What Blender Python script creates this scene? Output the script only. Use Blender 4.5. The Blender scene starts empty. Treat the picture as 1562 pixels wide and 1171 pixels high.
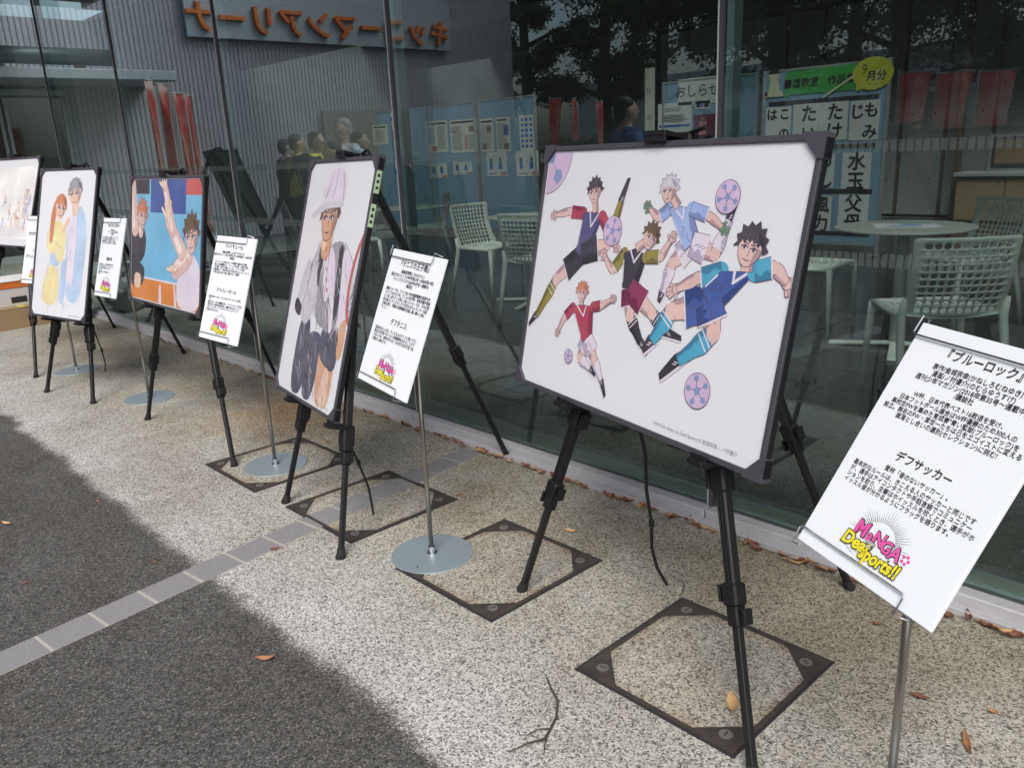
import bpy, bmesh, math, random
from mathutils import Vector, Matrix
R = math.radians
random.seed(7)
scene = bpy.context.scene
COL = scene.collection

# ------------------------------------------------------------------ camera
HC = 1.26
CR = Vector((0.68804, 0.72425, -0.04529)); CU = Vector((-0.17064, 0.22213, 0.95997)); CF = Vector((-0.70532, 0.65277, -0.27642))
FPX = 1248.16
cam_data = bpy.data.cameras.new('camera'); cam = bpy.data.objects.new('camera', cam_data); COL.objects.link(cam)
cam_data.sensor_width = 36.0; cam_data.lens = 36.0 * FPX / 1562.0
cam_data.clip_start = 0.05; cam_data.clip_end = 500
m = Matrix((CR, CU, -CF)).transposed().to_4x4(); m.translation = (0, 0, HC)
cam.matrix_world = m
scene.camera = cam

# ------------------------------------------------------------------ sky, sun, exposure
SUN_EL, SUN_AZ = R(50), R(141)          # azimuth measured from +Y clockwise: behind the photographer
world = bpy.data.worlds.new('World'); scene.world = world; world.use_nodes = True
wn = world.node_tree.nodes; wl = world.node_tree.links; wn.clear()
sky = wn.new('ShaderNodeTexSky'); sky.sky_type = 'NISHITA'; sky.sun_disc = False
sky.sun_elevation = SUN_EL; sky.sun_rotation = SUN_AZ; sky.air_density = 1.0; sky.dust_density = 4.0; sky.ozone_density = 1.0
hs = wn.new('ShaderNodeHueSaturation'); hs.inputs['Saturation'].default_value = 0.74
bg = wn.new('ShaderNodeBackground'); bg.inputs['Strength'].default_value = 0.15
wo = wn.new('ShaderNodeOutputWorld')
wl.new(sky.outputs[0], hs.inputs['Color']); wl.new(hs.outputs[0], bg.inputs[0]); wl.new(bg.outputs[0], wo.inputs[0])
sd = bpy.data.lights.new('sun', 'SUN'); sd.energy = 1.5; sd.angle = R(30); sd.color = (1.0, 0.99, 0.97)
sun = bpy.data.objects.new('sun', sd); COL.objects.link(sun)
sdir = Vector((math.sin(SUN_AZ) * math.cos(SUN_EL), math.cos(SUN_AZ) * math.cos(SUN_EL), math.sin(SUN_EL)))
sun.rotation_euler = (-sdir).to_track_quat('-Z', 'Y').to_euler(); sun.location = sdir * 40
vs = scene.view_settings; vs.view_transform = 'Standard'; vs.look = 'None'; vs.gamma = 1.0; vs.exposure = 0.40; vs.use_curve_mapping = False
cy = scene.cycles; cy.max_bounces = 8; cy.transparent_max_bounces = 24; cy.glossy_bounces = 4; cy.diffuse_bounces = 4
cy.use_denoising = True; cy.caustics_reflective = False; cy.caustics_refractive = False; cy.sample_clamp_indirect = 6

# ------------------------------------------------------------------ helpers
def ray(px, py):
    return CF + CR * ((px - 781.0) / FPX) - CU * ((py - 585.5) / FPX)
def atz(px, py, z=0.0):                 # pixel of the photograph -> point on the level z
    d = ray(px, py); t = (z - HC) / d.z; return Vector((0, 0, HC)) + d * t
def aty(px, py, y):                     # pixel -> point on the upright plane y
    d = ray(px, py); t = y / d.y; return Vector((0, 0, HC)) + d * t
D = 2.245                               # the glass wall stands in the plane y = D

def srgb(r, g, b):
    f = lambda c: (c / 255) / 12.92 if c / 255 <= .04045 else ((c / 255 + .055) / 1.055) ** 2.4
    return (f(r), f(g), f(b))
MATS = {}
def mat(name, col=(.5, .5, .5), rough=.6, metal=0.0, noise=None, bump=None, coat=0.0, spec=.5):
    """noise = (scale, amount, colour2) mottles the colour; bump = (scale, strength)"""
    if name in MATS: return MATS[name]
    mt = bpy.data.materials.new(name); mt.use_nodes = True; nt = mt.node_tree; b = nt.nodes['Principled BSDF']
    b.inputs['Base Color'].default_value = (*col, 1); b.inputs['Roughness'].default_value = rough; b.inputs['Metallic'].default_value = metal
    b.inputs['Specular IOR Level'].default_value = spec; b.inputs['Coat Weight'].default_value = coat
    tc = nt.nodes.new('ShaderNodeTexCoord')
    if noise:
        n = nt.nodes.new('ShaderNodeTexNoise'); n.inputs['Scale'].default_value = noise[0]; n.inputs['Detail'].default_value = 5
        r = nt.nodes.new('ShaderNodeValToRGB'); r.color_ramp.elements[0].position = .35; r.color_ramp.elements[1].position = .65
        r.color_ramp.elements[0].color = (*col, 1); r.color_ramp.elements[1].color = (*[c * (1 - noise[1]) + k * noise[1] for c, k in zip(col, noise[2])], 1)
        nt.links.new(tc.outputs['Object'], n.inputs['Vector']); nt.links.new(n.outputs['Fac'], r.inputs[0]); nt.links.new(r.outputs[0], b.inputs['Base Color'])
    if bump:
        n2 = nt.nodes.new('ShaderNodeTexNoise'); n2.inputs['Scale'].default_value = bump[0]; n2.inputs['Detail'].default_value = 3
        bp = nt.nodes.new('ShaderNodeBump'); bp.inputs['Strength'].default_value = bump[1]; bp.inputs['Distance'].default_value = .01
        nt.links.new(tc.outputs['Object'], n2.inputs['Vector']); nt.links.new(n2.outputs['Fac'], bp.inputs['Height']); nt.links.new(bp.outputs[0], b.inputs['Normal'])
    MATS[name] = mt; return mt

class MB:
    """collects geometry; build() makes ONE mesh object"""
    def __init__(s): s.v = []; s.f = []; s.mi = []; s.smooth = False
    def add(s, vs, fs, mi=0, M=None):
        o = len(s.v)
        s.v += [tuple(M @ Vector(v)) if M is not None else tuple(v) for v in vs]
        s.f += [tuple(i + o for i in f) for f in fs]; s.mi += [mi] * len(fs); return s
    def box(s, c, d, M=None, mi=0, bev=0.0):
        x, y, z = d[0] / 2, d[1] / 2, d[2] / 2; cx, cyy, cz = c
        if bev <= 0:
            vs_ = [(cx + a * x, cyy + b * y, cz + e * z) for a in (-1, 1) for b in (-1, 1) for e in (-1, 1)]
            return s.add(vs_, [(0, 1, 3, 2), (4, 6, 7, 5), (0, 4, 5, 1), (2, 3, 7, 6), (0, 2, 6, 4), (1, 5, 7, 3)], mi, M)
        bm = bmesh.new(); bmesh.ops.create_cube(bm, size=1)
        for v in bm.verts: v.co = Vector((v.co.x * d[0] + cx, v.co.y * d[1] + cyy, v.co.z * d[2] + cz))
        bmesh.ops.bevel(bm, geom=bm.edges[:], offset=bev, segments=1, affect='EDGES')
        bm.verts.index_update(); s.add([v.co[:] for v in bm.verts], [tuple(v.index for v in f.verts) for f in bm.faces], mi, M); bm.free(); return s
    def tube(s, pts, r, n=10, mi=0, M=None, cap=True, ang=0.0):
        pts = [Vector(p) for p in pts]; rs = r if isinstance(r, (list, tuple)) else [r] * len(pts)
        vs_ = []; fs = []
        ref = None
        for i, p in enumerate(pts):
            t = (pts[min(i + 1, len(pts) - 1)] - pts[max(i - 1, 0)]).normalized()
            if ref is None: ref = Vector((0, 1, 0)) if abs(t.y) < .9 else Vector((1, 0, 0))
            a = (ref - t * ref.dot(t)).normalized(); b = t.cross(a); ref = a
            for k in range(n):
                th = 2 * math.pi * k / n + ang; vs_.append(p + (a * math.cos(th) + b * math.sin(th)) * rs[i])
        for i in range(len(pts) - 1):
            for k in range(n):
                fs.append((i * n + k, i * n + (k + 1) % n, (i + 1) * n + (k + 1) % n, (i + 1) * n + k))
        if cap: fs.append(tuple(range(n - 1, -1, -1))); fs.append(tuple(range((len(pts) - 1) * n, len(pts) * n)))
        return s.add(vs_, fs, mi, M)
    def prism(s, poly, y0, y1, mi=0, M=None):    # outline in (x, z), extruded along y
        n = len(poly); vs_ = [(a, y0, b) for a, b in poly] + [(a, y1, b) for a, b in poly]
        fs = [tuple(range(n)), tuple(range(2 * n - 1, n - 1, -1))] + [(i, i + n, (i + 1) % n + n, (i + 1) % n) for i in range(n)]
        return s.add(vs_, fs, mi, M)
    def flat(s, poly, y=0.0, mi=0, M=None):      # a sheet in (x, z) facing -y
        return s.add([(a, y, b) for a, b in poly], [tuple(range(len(poly)))], mi, M)
    def disc(s, c, r0, z0, z1, n=32, mi=0, M=None):
        vs_ = [(c[0] + r0 * math.cos(2 * math.pi * k / n), c[1] + r0 * math.sin(2 * math.pi * k / n), z) for z in (z0, z1) for k in range(n)]
        fs = [tuple(range(n - 1, -1, -1)), tuple(range(n, 2 * n))] + [(k, (k + 1) % n, (k + 1) % n + n, k + n) for k in range(n)]
        return s.add(vs_, fs, mi, M)
    def mesh(s, name):
        me = bpy.data.meshes.new(name); me.from_pydata(s.v, [], s.f)
        me.polygons.foreach_set('material_index', s.mi); 
        if s.smooth: me.polygons.foreach_set('use_smooth', [True] * len(s.f))
        me.update(); return me
    def build(s, name, mats, parent=None, kind=None, off=None):
        if off is not None: s.v = [(a - off[0], b - off[1], c - off[2]) for a, b, c in s.v]
        me = s.mesh(name)
        for mm in (mats if isinstance(mats, (list, tuple)) else [mats]): me.materials.append(mm)
        return link(name, me, parent, kind)
def link(name, me, parent=None, kind=None):
    o = bpy.data.objects.new(name, me); COL.objects.link(o)
    if parent is not None: o.parent = parent
    if kind: o['kind'] = kind
    return o
def tag(o, label, cat, group=None):
    o['label'] = label; o['category'] = cat
    if group: o['group'] = group
    return o
def thing(name, label, cat, loc=(0, 0, 0), M=None, group=None):
    o = bpy.data.objects.new(name, None); COL.objects.link(o); o.empty_display_size = .1
    if M is not None: o.matrix_world = M
    else: o.location = loc
    return tag(o, label, cat, group)
def copy_tree(o, parent=None):
    c = o.copy(); COL.objects.link(c); c.parent = parent
    for ch in list(o.children): copy_tree(ch, c)
    return c
def frame_matrix(cx, cy_, cz, yaw, lean=0, roll=0):
    a = Vector((math.cos(yaw), math.sin(yaw), 0)); n = Vector((-math.sin(yaw), math.cos(yaw), 0))
    up = Vector((0, 0, 1)) * math.cos(lean) + n * math.sin(lean)
    a2 = a * math.cos(roll) + up * math.sin(roll); up2 = up * math.cos(roll) - a * math.sin(roll)
    M = Matrix((a2, up2.cross(a2), up2)).transposed().to_4x4(); M.translation = (cx, cy_, cz); return M
def soft(o, w=.002, seg=2):
    md = o.modifiers.new('bevel', 'BEVEL'); md.width = w; md.segments = seg; md.limit_method = 'ANGLE'; md.angle_limit = R(40); return o

def text_geo(body, size, align='CENTER', bold=0.0, line=1.0, res=3, space=1.0):
    """writing as flat geometry in the (x, z) plane; the top of the block starts at z = 0"""
    c = bpy.data.curves.new('t', 'FONT'); c.body = body; c.size = size; c.align_x = align; c.offset = bold * size; c.space_line = line; c.resolution_u = res; c.space_character = space
    c.fill_mode = 'FRONT'
    o = bpy.data.objects.new('t', c); me = bpy.data.meshes.new_from_object(o)
    v = [(p.co.x, 0, p.co.y) for p in me.vertices]; f = [tuple(p.vertices) for p in me.polygons]
    bpy.data.objects.remove(o); bpy.data.curves.remove(c); bpy.data.meshes.remove(me)
    return v, f
def lettering(mb, body, size, x, z, y=-.0008, align='CENTER', bold=0.0, line=1.0, mi=0, sx=1.0, slant=0.0, rot=0.0, M=None):
    wide = any(ord(ch) > 0x2000 for ch in body)       # dense characters: heavier strokes by overprinting, not by swelling the outline
    v, f = text_geo(body, size, align, 0 if wide else bold, line)
    cr, sr = math.cos(rot), math.sin(rot)
    for k, (ox, oz) in enumerate([(0, 0)] if not wide or bold <= 0 else [(-bold, 0), (bold, 0), (0, -bold), (0, bold)]):
        vv = []
        for a, b, c in v:
            a, c = a + ox * size, c + oz * size
            a = a * sx + c * slant; a, c = a * cr - c * sr, a * sr + c * cr; vv.append((a + x, y - k * .00003, c + z))
        mb.add(vv, f, mi, M)
    return mb


# ------------------------------------------------------------------ node materials of the large surfaces
def nodes_of(name):
    mt = bpy.data.materials.new(name); mt.use_nodes = True; nt = mt.node_tree; MATS[name] = mt
    return mt, nt, nt.nodes['Principled BSDF'], (lambda t, **k: _new(nt, t, k)), nt.links.new
def _new(nt, t, k):
    n = nt.nodes.new(t)
    for a, b in k.items():
        if a in n.inputs: n.inputs[a].default_value = b
        else: setattr(n, a, b)
    return n
def ramp(N, stops):
    r = N('ShaderNodeValToRGB'); e = r.color_ramp.elements
    while len(e) < len(stops): e.new(.5)
    for i, (p, c) in enumerate(stops): e[i].position = p; e[i].color = (*c, 1) if len(c) == 3 else c
    return r
def mixc(N, L, fac, a, b, mode='MIX'):
    x = N('ShaderNodeMix', data_type='RGBA', blend_type=mode)
    for s, v in ((0, fac), (6, a), (7, b)):
        if hasattr(v, 'links') or isinstance(v, bpy.types.NodeSocket): L(v, x.inputs[s])
        else: x.inputs[s].default_value = v if s == 0 else (*v, 1)
    return x.outputs[2]

def make_asphalt(infill=False):
    mt, nt, B, N, L = nodes_of('cover_infill_paving' if infill else 'porous_asphalt')
    tc = N('ShaderNodeTexCoord').outputs['Object']
    vo = N('ShaderNodeTexVoronoi', Scale=225.0); vo.inputs['Randomness'].default_value = 1.0; L(tc, vo.inputs['Vector'])
    vd = N('ShaderNodeTexVoronoi', Scale=225.0, feature='DISTANCE_TO_EDGE'); L(tc, vd.inputs['Vector'])
    sep = N('ShaderNodeSeparateColor'); L(vo.outputs['Color'], sep.inputs[0])
    light = ramp(N, [(0, (.11, .11, .105)), (.15, (.30, .295, .28)), (.45, (.56, .555, .53)), (.8, (.72, .715, .69)), (1, (.84, .83, .81))]); L(sep.outputs[0], light.inputs[0])
    dark = ramp(N, [(0, (.035, .035, .034)), (.4, (.092, .092, .088)), (.85, (.156, .155, .149)), (1, (.26, .255, .245))]); L(sep.outputs[1], dark.inputs[0])
    # rust-yellow tint in the dry strip by the building, with eave shade painted in
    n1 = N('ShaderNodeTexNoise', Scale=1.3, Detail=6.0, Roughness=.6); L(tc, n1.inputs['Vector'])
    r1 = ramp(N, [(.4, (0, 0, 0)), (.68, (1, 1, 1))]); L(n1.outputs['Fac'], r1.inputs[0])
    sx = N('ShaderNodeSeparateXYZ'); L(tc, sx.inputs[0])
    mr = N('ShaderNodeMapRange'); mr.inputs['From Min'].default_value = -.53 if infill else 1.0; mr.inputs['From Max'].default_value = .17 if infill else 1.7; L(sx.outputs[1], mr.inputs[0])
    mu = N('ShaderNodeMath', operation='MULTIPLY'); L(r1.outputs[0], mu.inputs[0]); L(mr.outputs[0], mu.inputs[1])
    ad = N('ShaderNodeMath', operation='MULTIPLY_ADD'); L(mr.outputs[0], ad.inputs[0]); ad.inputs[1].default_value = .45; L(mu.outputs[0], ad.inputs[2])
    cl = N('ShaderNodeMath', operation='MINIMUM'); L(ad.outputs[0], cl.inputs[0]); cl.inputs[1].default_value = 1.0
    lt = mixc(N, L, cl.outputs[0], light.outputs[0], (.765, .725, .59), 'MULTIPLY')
    # one strongly rusty patch
    ds = N('ShaderNodeVectorMath', operation='DISTANCE'); L(tc, ds.inputs[0]); ds.inputs[1].default_value = (-3.75, 1.9, 0)
    n3 = N('ShaderNodeTexNoise', Scale=9.0, Detail=4.0); L(tc, n3.inputs['Vector'])
    dd = N('ShaderNodeMath', operation='MULTIPLY_ADD'); L(n3.outputs['Fac'], dd.inputs[0]); dd.inputs[1].default_value = .5; L(ds.outputs['Value'], dd.inputs[2])
    rr = ramp(N, [(.35, (.75, .75, .75)), (.72, (0, 0, 0))]); L(dd.outputs[0], rr.inputs[0])
    lt = mixc(N, L, rr.outputs[0], lt, (.86, .55, .27), 'MULTIPLY')
    # drip line of the eave: beyond it the paving is blackened by rain
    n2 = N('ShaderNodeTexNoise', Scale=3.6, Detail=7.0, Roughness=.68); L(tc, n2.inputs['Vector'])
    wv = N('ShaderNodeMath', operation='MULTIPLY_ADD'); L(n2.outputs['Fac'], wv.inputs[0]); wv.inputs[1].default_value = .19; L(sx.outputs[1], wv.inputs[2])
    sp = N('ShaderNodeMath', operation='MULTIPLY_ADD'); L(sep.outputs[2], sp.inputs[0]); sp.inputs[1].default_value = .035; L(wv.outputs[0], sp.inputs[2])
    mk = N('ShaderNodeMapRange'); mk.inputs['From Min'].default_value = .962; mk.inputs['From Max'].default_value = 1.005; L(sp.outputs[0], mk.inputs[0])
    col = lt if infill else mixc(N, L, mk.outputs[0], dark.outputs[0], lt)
    if infill:      # rust that has crept in from the steel edge
        ab = N('ShaderNodeVectorMath', operation='ABSOLUTE'); L(tc, ab.inputs[0]); s2 = N('ShaderNodeSeparateXYZ'); L(ab.outputs[0], s2.inputs[0])
        mxx = N('ShaderNodeMath', operation='MAXIMUM'); L(s2.outputs[0], mxx.inputs[0]); L(s2.outputs[1], mxx.inputs[1])
        nn = N('ShaderNodeTexNoise', Scale=14.0, Detail=5.0); L(tc, nn.inputs['Vector']); ma_ = N('ShaderNodeMath', operation='MULTIPLY_ADD'); L(nn.outputs['Fac'], ma_.inputs[0]); ma_.inputs[1].default_value = .10; L(mxx.outputs[0], ma_.inputs[2])
        rr2 = ramp(N, [(.225, (0, 0, 0)), (.268, (.5, .5, .5))]); L(ma_.outputs[0], rr2.inputs[0]); col = mixc(N, L, rr2.outputs[0], col, (.62, .44, .27), 'MULTIPLY')
    # pores between the stones
    ed = ramp(N, [(.0, (.25, .25, .25)), (.09, (1, 1, 1))]); L(vd.outputs['Distance'], ed.inputs[0])
    col = mixc(N, L, .62, col, ed.outputs[0], 'MULTIPLY')
    # broad soiling
    n4 = N('ShaderNodeTexNoise', Scale=2.2, Detail=7.0, Roughness=.7); L(tc, n4.inputs['Vector'])
    r4 = ramp(N, [(.3, (.80, .79, .77)), (.62, (1, 1, 1))]); L(n4.outputs['Fac'], r4.inputs[0])
    col = mixc(N, L, 1.0, col, r4.outputs[0], 'MULTIPLY')
    vs3 = N('ShaderNodeTexVoronoi', Scale=5.5); L(tc, vs3.inputs['Vector']); c3 = N('ShaderNodeSeparateColor'); L(vs3.outputs['Color'], c3.inputs[0])
    th = N('ShaderNodeMath', operation='MULTIPLY'); L(c3.outputs[0], th.inputs[0]); th.inputs[1].default_value = .105
    n5 = N('ShaderNodeTexNoise', Scale=40.0, Detail=3.0); L(tc, n5.inputs['Vector']); dn = N('ShaderNodeMath', operation='MULTIPLY_ADD'); L(n5.outputs['Fac'], dn.inputs[0]); dn.inputs[1].default_value = .07; L(vs3.outputs['Distance'], dn.inputs[2])
    lt_ = N('ShaderNodeMath', operation='LESS_THAN'); L(dn.outputs[0], lt_.inputs[0]); L(th.outputs[0], lt_.inputs[1]); sc3 = N('ShaderNodeMath', operation='MULTIPLY'); L(lt_.outputs[0], sc3.inputs[0]); sc3.inputs[1].default_value = .42
    col = mixc(N, L, sc3.outputs[0], col, (.30, .27, .23), 'MULTIPLY')
    n6 = N('ShaderNodeTexNoise', Scale=.9, Detail=9.0, Roughness=.75, Distortion=.8); L(tc, n6.inputs['Vector']); r6 = ramp(N, [(.38, (.72, .69, .64)), (.56, (1, 1, 1))]); L(n6.outputs['Fac'], r6.inputs[0]); col = mixc(N, L, .8, col, r6.outputs[0], 'MULTIPLY')
    L(col, B.inputs['Base Color']); B.inputs['Roughness'].default_value = .88; B.inputs['Specular IOR Level'].default_value = .3
    bp = N('ShaderNodeBump', Strength=.9, Distance=.004); L(vd.outputs['Distance'], bp.inputs['Height']); L(bp.outputs[0], B.inputs['Normal'])
    return mt
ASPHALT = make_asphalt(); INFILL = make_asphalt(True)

def make_glass(name, tint, gain, base, haze=0.0):
    mt = bpy.data.materials.new(name); mt.use_nodes = True; nt = mt.node_tree; nt.nodes.clear(); MATS[name] = mt
    N = lambda t, **k: _new(nt, t, k); L = nt.links.new
    tr = N('ShaderNodeBsdfTransparent'); tr.inputs[0].default_value = (*tint, 1)
    gl = N('ShaderNodeBsdfGlossy'); gl.inputs['Roughness'].default_value = 0.0; gl.inputs[0].default_value = (.80, .96, .97, 1)
    fr = N('ShaderNodeFresnel'); fr.inputs[0].default_value = 1.52
    ma = N('ShaderNodeMath', operation='MULTIPLY_ADD', use_clamp=True); L(fr.outputs[0], ma.inputs[0]); ma.inputs[1].default_value = gain; ma.inputs[2].default_value = base
    mx = N('ShaderNodeMixShader'); L(ma.outputs[0], mx.inputs[0]); L(tr.outputs[0], mx.inputs[1]); L(gl.outputs[0], mx.inputs[2])
    last = mx.outputs[0]
    if haze:
        df = N('ShaderNodeBsdfDiffuse'); df.inputs[0].default_value = (.55, .62, .6, 1)
        m2 = N('ShaderNodeMixShader'); m2.inputs[0].default_value = haze; L(last, m2.inputs[1]); L(df.outputs[0], m2.inputs[2]); last = m2.outputs[0]
    out = N('ShaderNodeOutputMaterial'); L(last, out.inputs[0]); return mt
GLASS = make_glass('window_glass', (.79, .935, .905), 1.9, .06, .016)
CLEAR = make_glass('added_roof_glass', (.95, .97, .96), 1.0, .0)  # glazing of the added roof lights
FINGLASS = make_glass('fin_glass', (.70, .84, .80), 1.2, .02, .10)
FILM = make_glass('frosted_film', (.62, .70, .68), .6, .02, .13)

M_gran = mat('granite_paver', (.215, .213, .222), .75, noise=(160, .6, (.30, .297, .305)), bump=(300, .35))
M_grout = mat('pale_grout', (.42, .40, .35), .9, noise=(40, .4, (.3, .28, .24)))
M_rust = mat('rusty_steel', (.036, .033, .031), .75, .1, noise=(25, .7, (.075, .056, .043)), bump=(90, .3))
M_screw = mat('screw_steel', (.34, .33, .30), .5, .7, noise=(80, .4, (.2, .19, .17)))
M_alu = mat('sill_aluminium', (.52, .52, .545), .5, .1, noise=(14, .35, (.40, .40, .42)))
M_rail = mat('stainless_rail', (.50, .56, .53), .3, .75)
M_gask = mat('black_gasket', (.028, .026, .032), .6)
M_edge = mat('glass_edge', (.58, .76, .72), .25, 0, coat=.5)
M_silver = mat('bright_trim', (.48, .55, .55), .4, 0)
M_conc = mat('board_marked_concrete', (.33, .345, .335), .8, noise=(1.7, .6, (.24, .25, .245)), bump=(20, .1))
M_wood = mat('brown_timber_strip', (.13, .09, .06), .6, noise=(12, .5, (.09, .06, .04)))
M_dark = mat('dark_interior_paint', (.045, .045, .045), .8)
M_ceil = mat('ceiling_grey', (.16, .16, .16), .85)
M_soff = mat('soffit_panel', (.36, .36, .37), .7, noise=(.8, .2, (.3, .3, .3)))
M_tile = mat('dark_floor_tile', (.060, .064, .060), .22, noise=(3, .5, (.045, .049, .046)), coat=.15)
M_joint = mat('floor_joint', (.30, .32, .29), .8)

# ------------------------------------------------------------------ ground
def grid_sheet(x0, x1, y0, y1, z):
    b = MB(); b.add([(x0, y0, z), (x1, y0, z), (x1, y1, z), (x0, y1, z)], [(0, 1, 2, 3)]); return b
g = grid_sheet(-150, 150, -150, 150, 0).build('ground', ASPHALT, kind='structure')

# strip of granite pavers that crosses the terrace
band = bpy.data.objects.new('paver_strip', None); COL.objects.link(band); band['kind'] = 'structure'
BD = Vector((-.123, 1, 0)).normalized(); BN = Vector((BD.y, -BD.x, 0)); B0 = Vector((-2.372, .381, 0)); PITCH = .1495
band.location = B0
pm = MB(); pm.box((0, 0, -.0135), (.118, PITCH - .009, .031), bev=.0015); pmesh = pm.mesh('paver'); pmesh.materials.append(M_gran)
rotz = math.atan2(-BD.x, BD.y)
for k in range(-9, 13):
    o = link('paver', pmesh, band); c = BD * ((k + .5) * PITCH)
    o.location = (c.x, c.y, random.uniform(-.0005, .0006)); o.rotation_euler = (random.uniform(-.003, .003), random.uniform(-.003, .003), rotz + random.uniform(-.005, .005))
gm = MB(); Mr = Matrix.Rotation(rotz, 4, 'Z')
gm.box((0, (2 * PITCH) , -.0104), (.120, 22 * PITCH, .022), M=Mr); gm.build('grout_bed', M_grout, band)

# access covers let into the paving
def cover(x0, x1, y0, y1, label):
    cx, cy_ = (x0 + x1) / 2, (y0 + y1) / 2; w, h = x1 - x0, y1 - y0
    t = thing('access_cover', label, 'access cover', (cx, cy_, 0), group='square access covers let into the terrace')
    b = MB(); f = .0125
    for s in (-1, 1):
        b.box((0, s * (h / 2 - f / 2), 0), (w, f, .007)); b.box((s * (w / 2 - f / 2), 0, 0), (f, h - 2 * f, .007))
    b.build('edge_frame', M_rust, t)
    b = MB(); b.box((0, 0, -.0012), (w - 2 * f, h - 2 * f, .004)); b.build('infill', INFILL, t)
    b = MB(); g_ = .006
    for s in (-1, 1):
        b.box((0, s * (h / 2 + g_ / 2 + .001), -.001), (w + 2 * g_ + .004, g_, .006)); b.box((s * (w / 2 + g_ / 2 + .001), 0, -.001), (g_, h, .006))
    b.build('outer_rim', M_gask, t)
    for sx in (-1, 1):
        for sy in (-1, 1):
            k = .098; X, Y = sx * (w / 2 - f), sy * (h / 2 - f)
            pts = [(X, Y, .0028), (X - sx * k, Y, .0028), (X, Y - sy * k, .0028)]
            if sx * sy < 0: pts.reverse()
            c = MB(); c.add(pts + [(p[0], p[1], -.004) for p in pts], [(0, 1, 2), (5, 4, 3), (0, 3, 4, 1), (1, 4, 5, 2), (2, 5, 3, 0)])
            cp = c.build('corner_plate', M_rust, t)
            s_ = MB(); s_.disc((X - sx * .031, Y - sy * .031), .0155, .002, .0046, 20)
            sc_ = s_.build('screw_cap', M_screw, cp)
            a = random.uniform(0, 3.1); q = MB(); q.box((0, 0, .0048), (.017, .003, .0012), M=Matrix.Translation((X - sx * .031, Y - sy * .031, 0)) @ Matrix.Rotation(a, 4, 'Z'))
            q.build('slot', M_gask, cp)
    return t
cover(-1.21, -.77, 1.30, 1.745, 'square access cover nearest the camera, a brown leaf lying on its paved middle')
cover(-1.974, -1.534, 1.30, 1.76, 'square access cover half hidden by a round steel stand base')
cover(-2.68, -2.245, 1.30, 1.76, 'square access cover crossed by the strip of granite pavers')
cover(-3.365, -2.915, 1.285, 1.735, 'farthest square access cover, left of the paver strip under a stand base')

# ------------------------------------------------------------------ glazed building
JX = [-6.41 + 1.6553 * i for i in range(-4, 7)]
GX0, GX1, EAVE = JX[0], JX[-1], 3.12
bld = thing('glazed_building', 'building with tall green glass front, aluminium sill and deep eave', 'building', ((GX0 + GX1) / 2, D, 0))
OFF = ((GX0 + GX1) / 2, D, 0)
for i in range(len(JX) - 1):
    a, b_ = JX[i] + .012, JX[i + 1] - .012
    b = MB(); b.flat([(a, .052), (b_, .052), (b_, EAVE), (a, EAVE)], D); pane = b.build('glass_pane', GLASS, bld, off=OFF)
    b = MB()
    for z0, z1 in ((.904, .941), (1.206, 1.236)):
        n = int((b_ - a - .04) / .0208)
        for k in range(n):
            x = a + .02 + (k + .5) * .0208; b.flat([(x - .0078, z0), (x + .0078, z0), (x + .0078, z1), (x - .0078, z1)], D - .0015)
    b.build('frosted_dash_band', FILM, pane, kind='stuff', off=OFF)
    b = MB(); b.box(((a + b_) / 2, D + .034, .078), (b_ - a, .05, .05), bev=.004); b.build('bottom_rail', M_rail, bld, off=OFF)
    b = MB(); b.box(((a + b_) / 2, D + .01, .024), (b_ - a + .018, .11, .048), bev=.003); soft(b.build('sill', M_alu, bld, off=OFF), .001)
    b = MB(); b.box(((a + b_) / 2, D - .062, .010), (b_ - a + .020, .034, .020), bev=.002); b.build('sill_flashing', M_alu, bld, off=OFF)
for x in JX:
    b = MB(); b.box((x, D - .001, EAVE / 2 + .025), (.014, .014, EAVE - .05)); b.build('joint_gasket', mat('grey_gasket', (.075, .068, .085), .55), bld, off=OFF)
    b = MB(); b.box((x - .0105, D - .002, EAVE / 2 + .025), (.005, .012, EAVE - .05)); b.build('joint_trim', M_silver, bld, off=OFF)
    b = MB(); b.box((x + .021, D + .030, EAVE / 2 + .05), (.024, .044, EAVE - .1)); fin = b.build('fin_edge', M_edge, bld, off=OFF)
    b = MB(); b.flat([(x + .018, .1), (x + .018 + 1e-4, .1), (x + .018 + 1e-4, EAVE), (x + .018, EAVE)], D + .055)
    b = MB(); b.add([(x + .018, D + .054, .1), (x + .018, D + .20, .1), (x + .018, D + .20, EAVE), (x + .018, D + .054, EAVE)], [(0, 1, 2, 3)]); b.build('glass_fin', FINGLASS, bld, off=OFF)
    b = MB(); b.tube([(x + .03, D + .075, .145), (x + .042, D + .075, .145)], .017, 16); b.build('fin_bolt', M_rail, bld, off=OFF)
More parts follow.
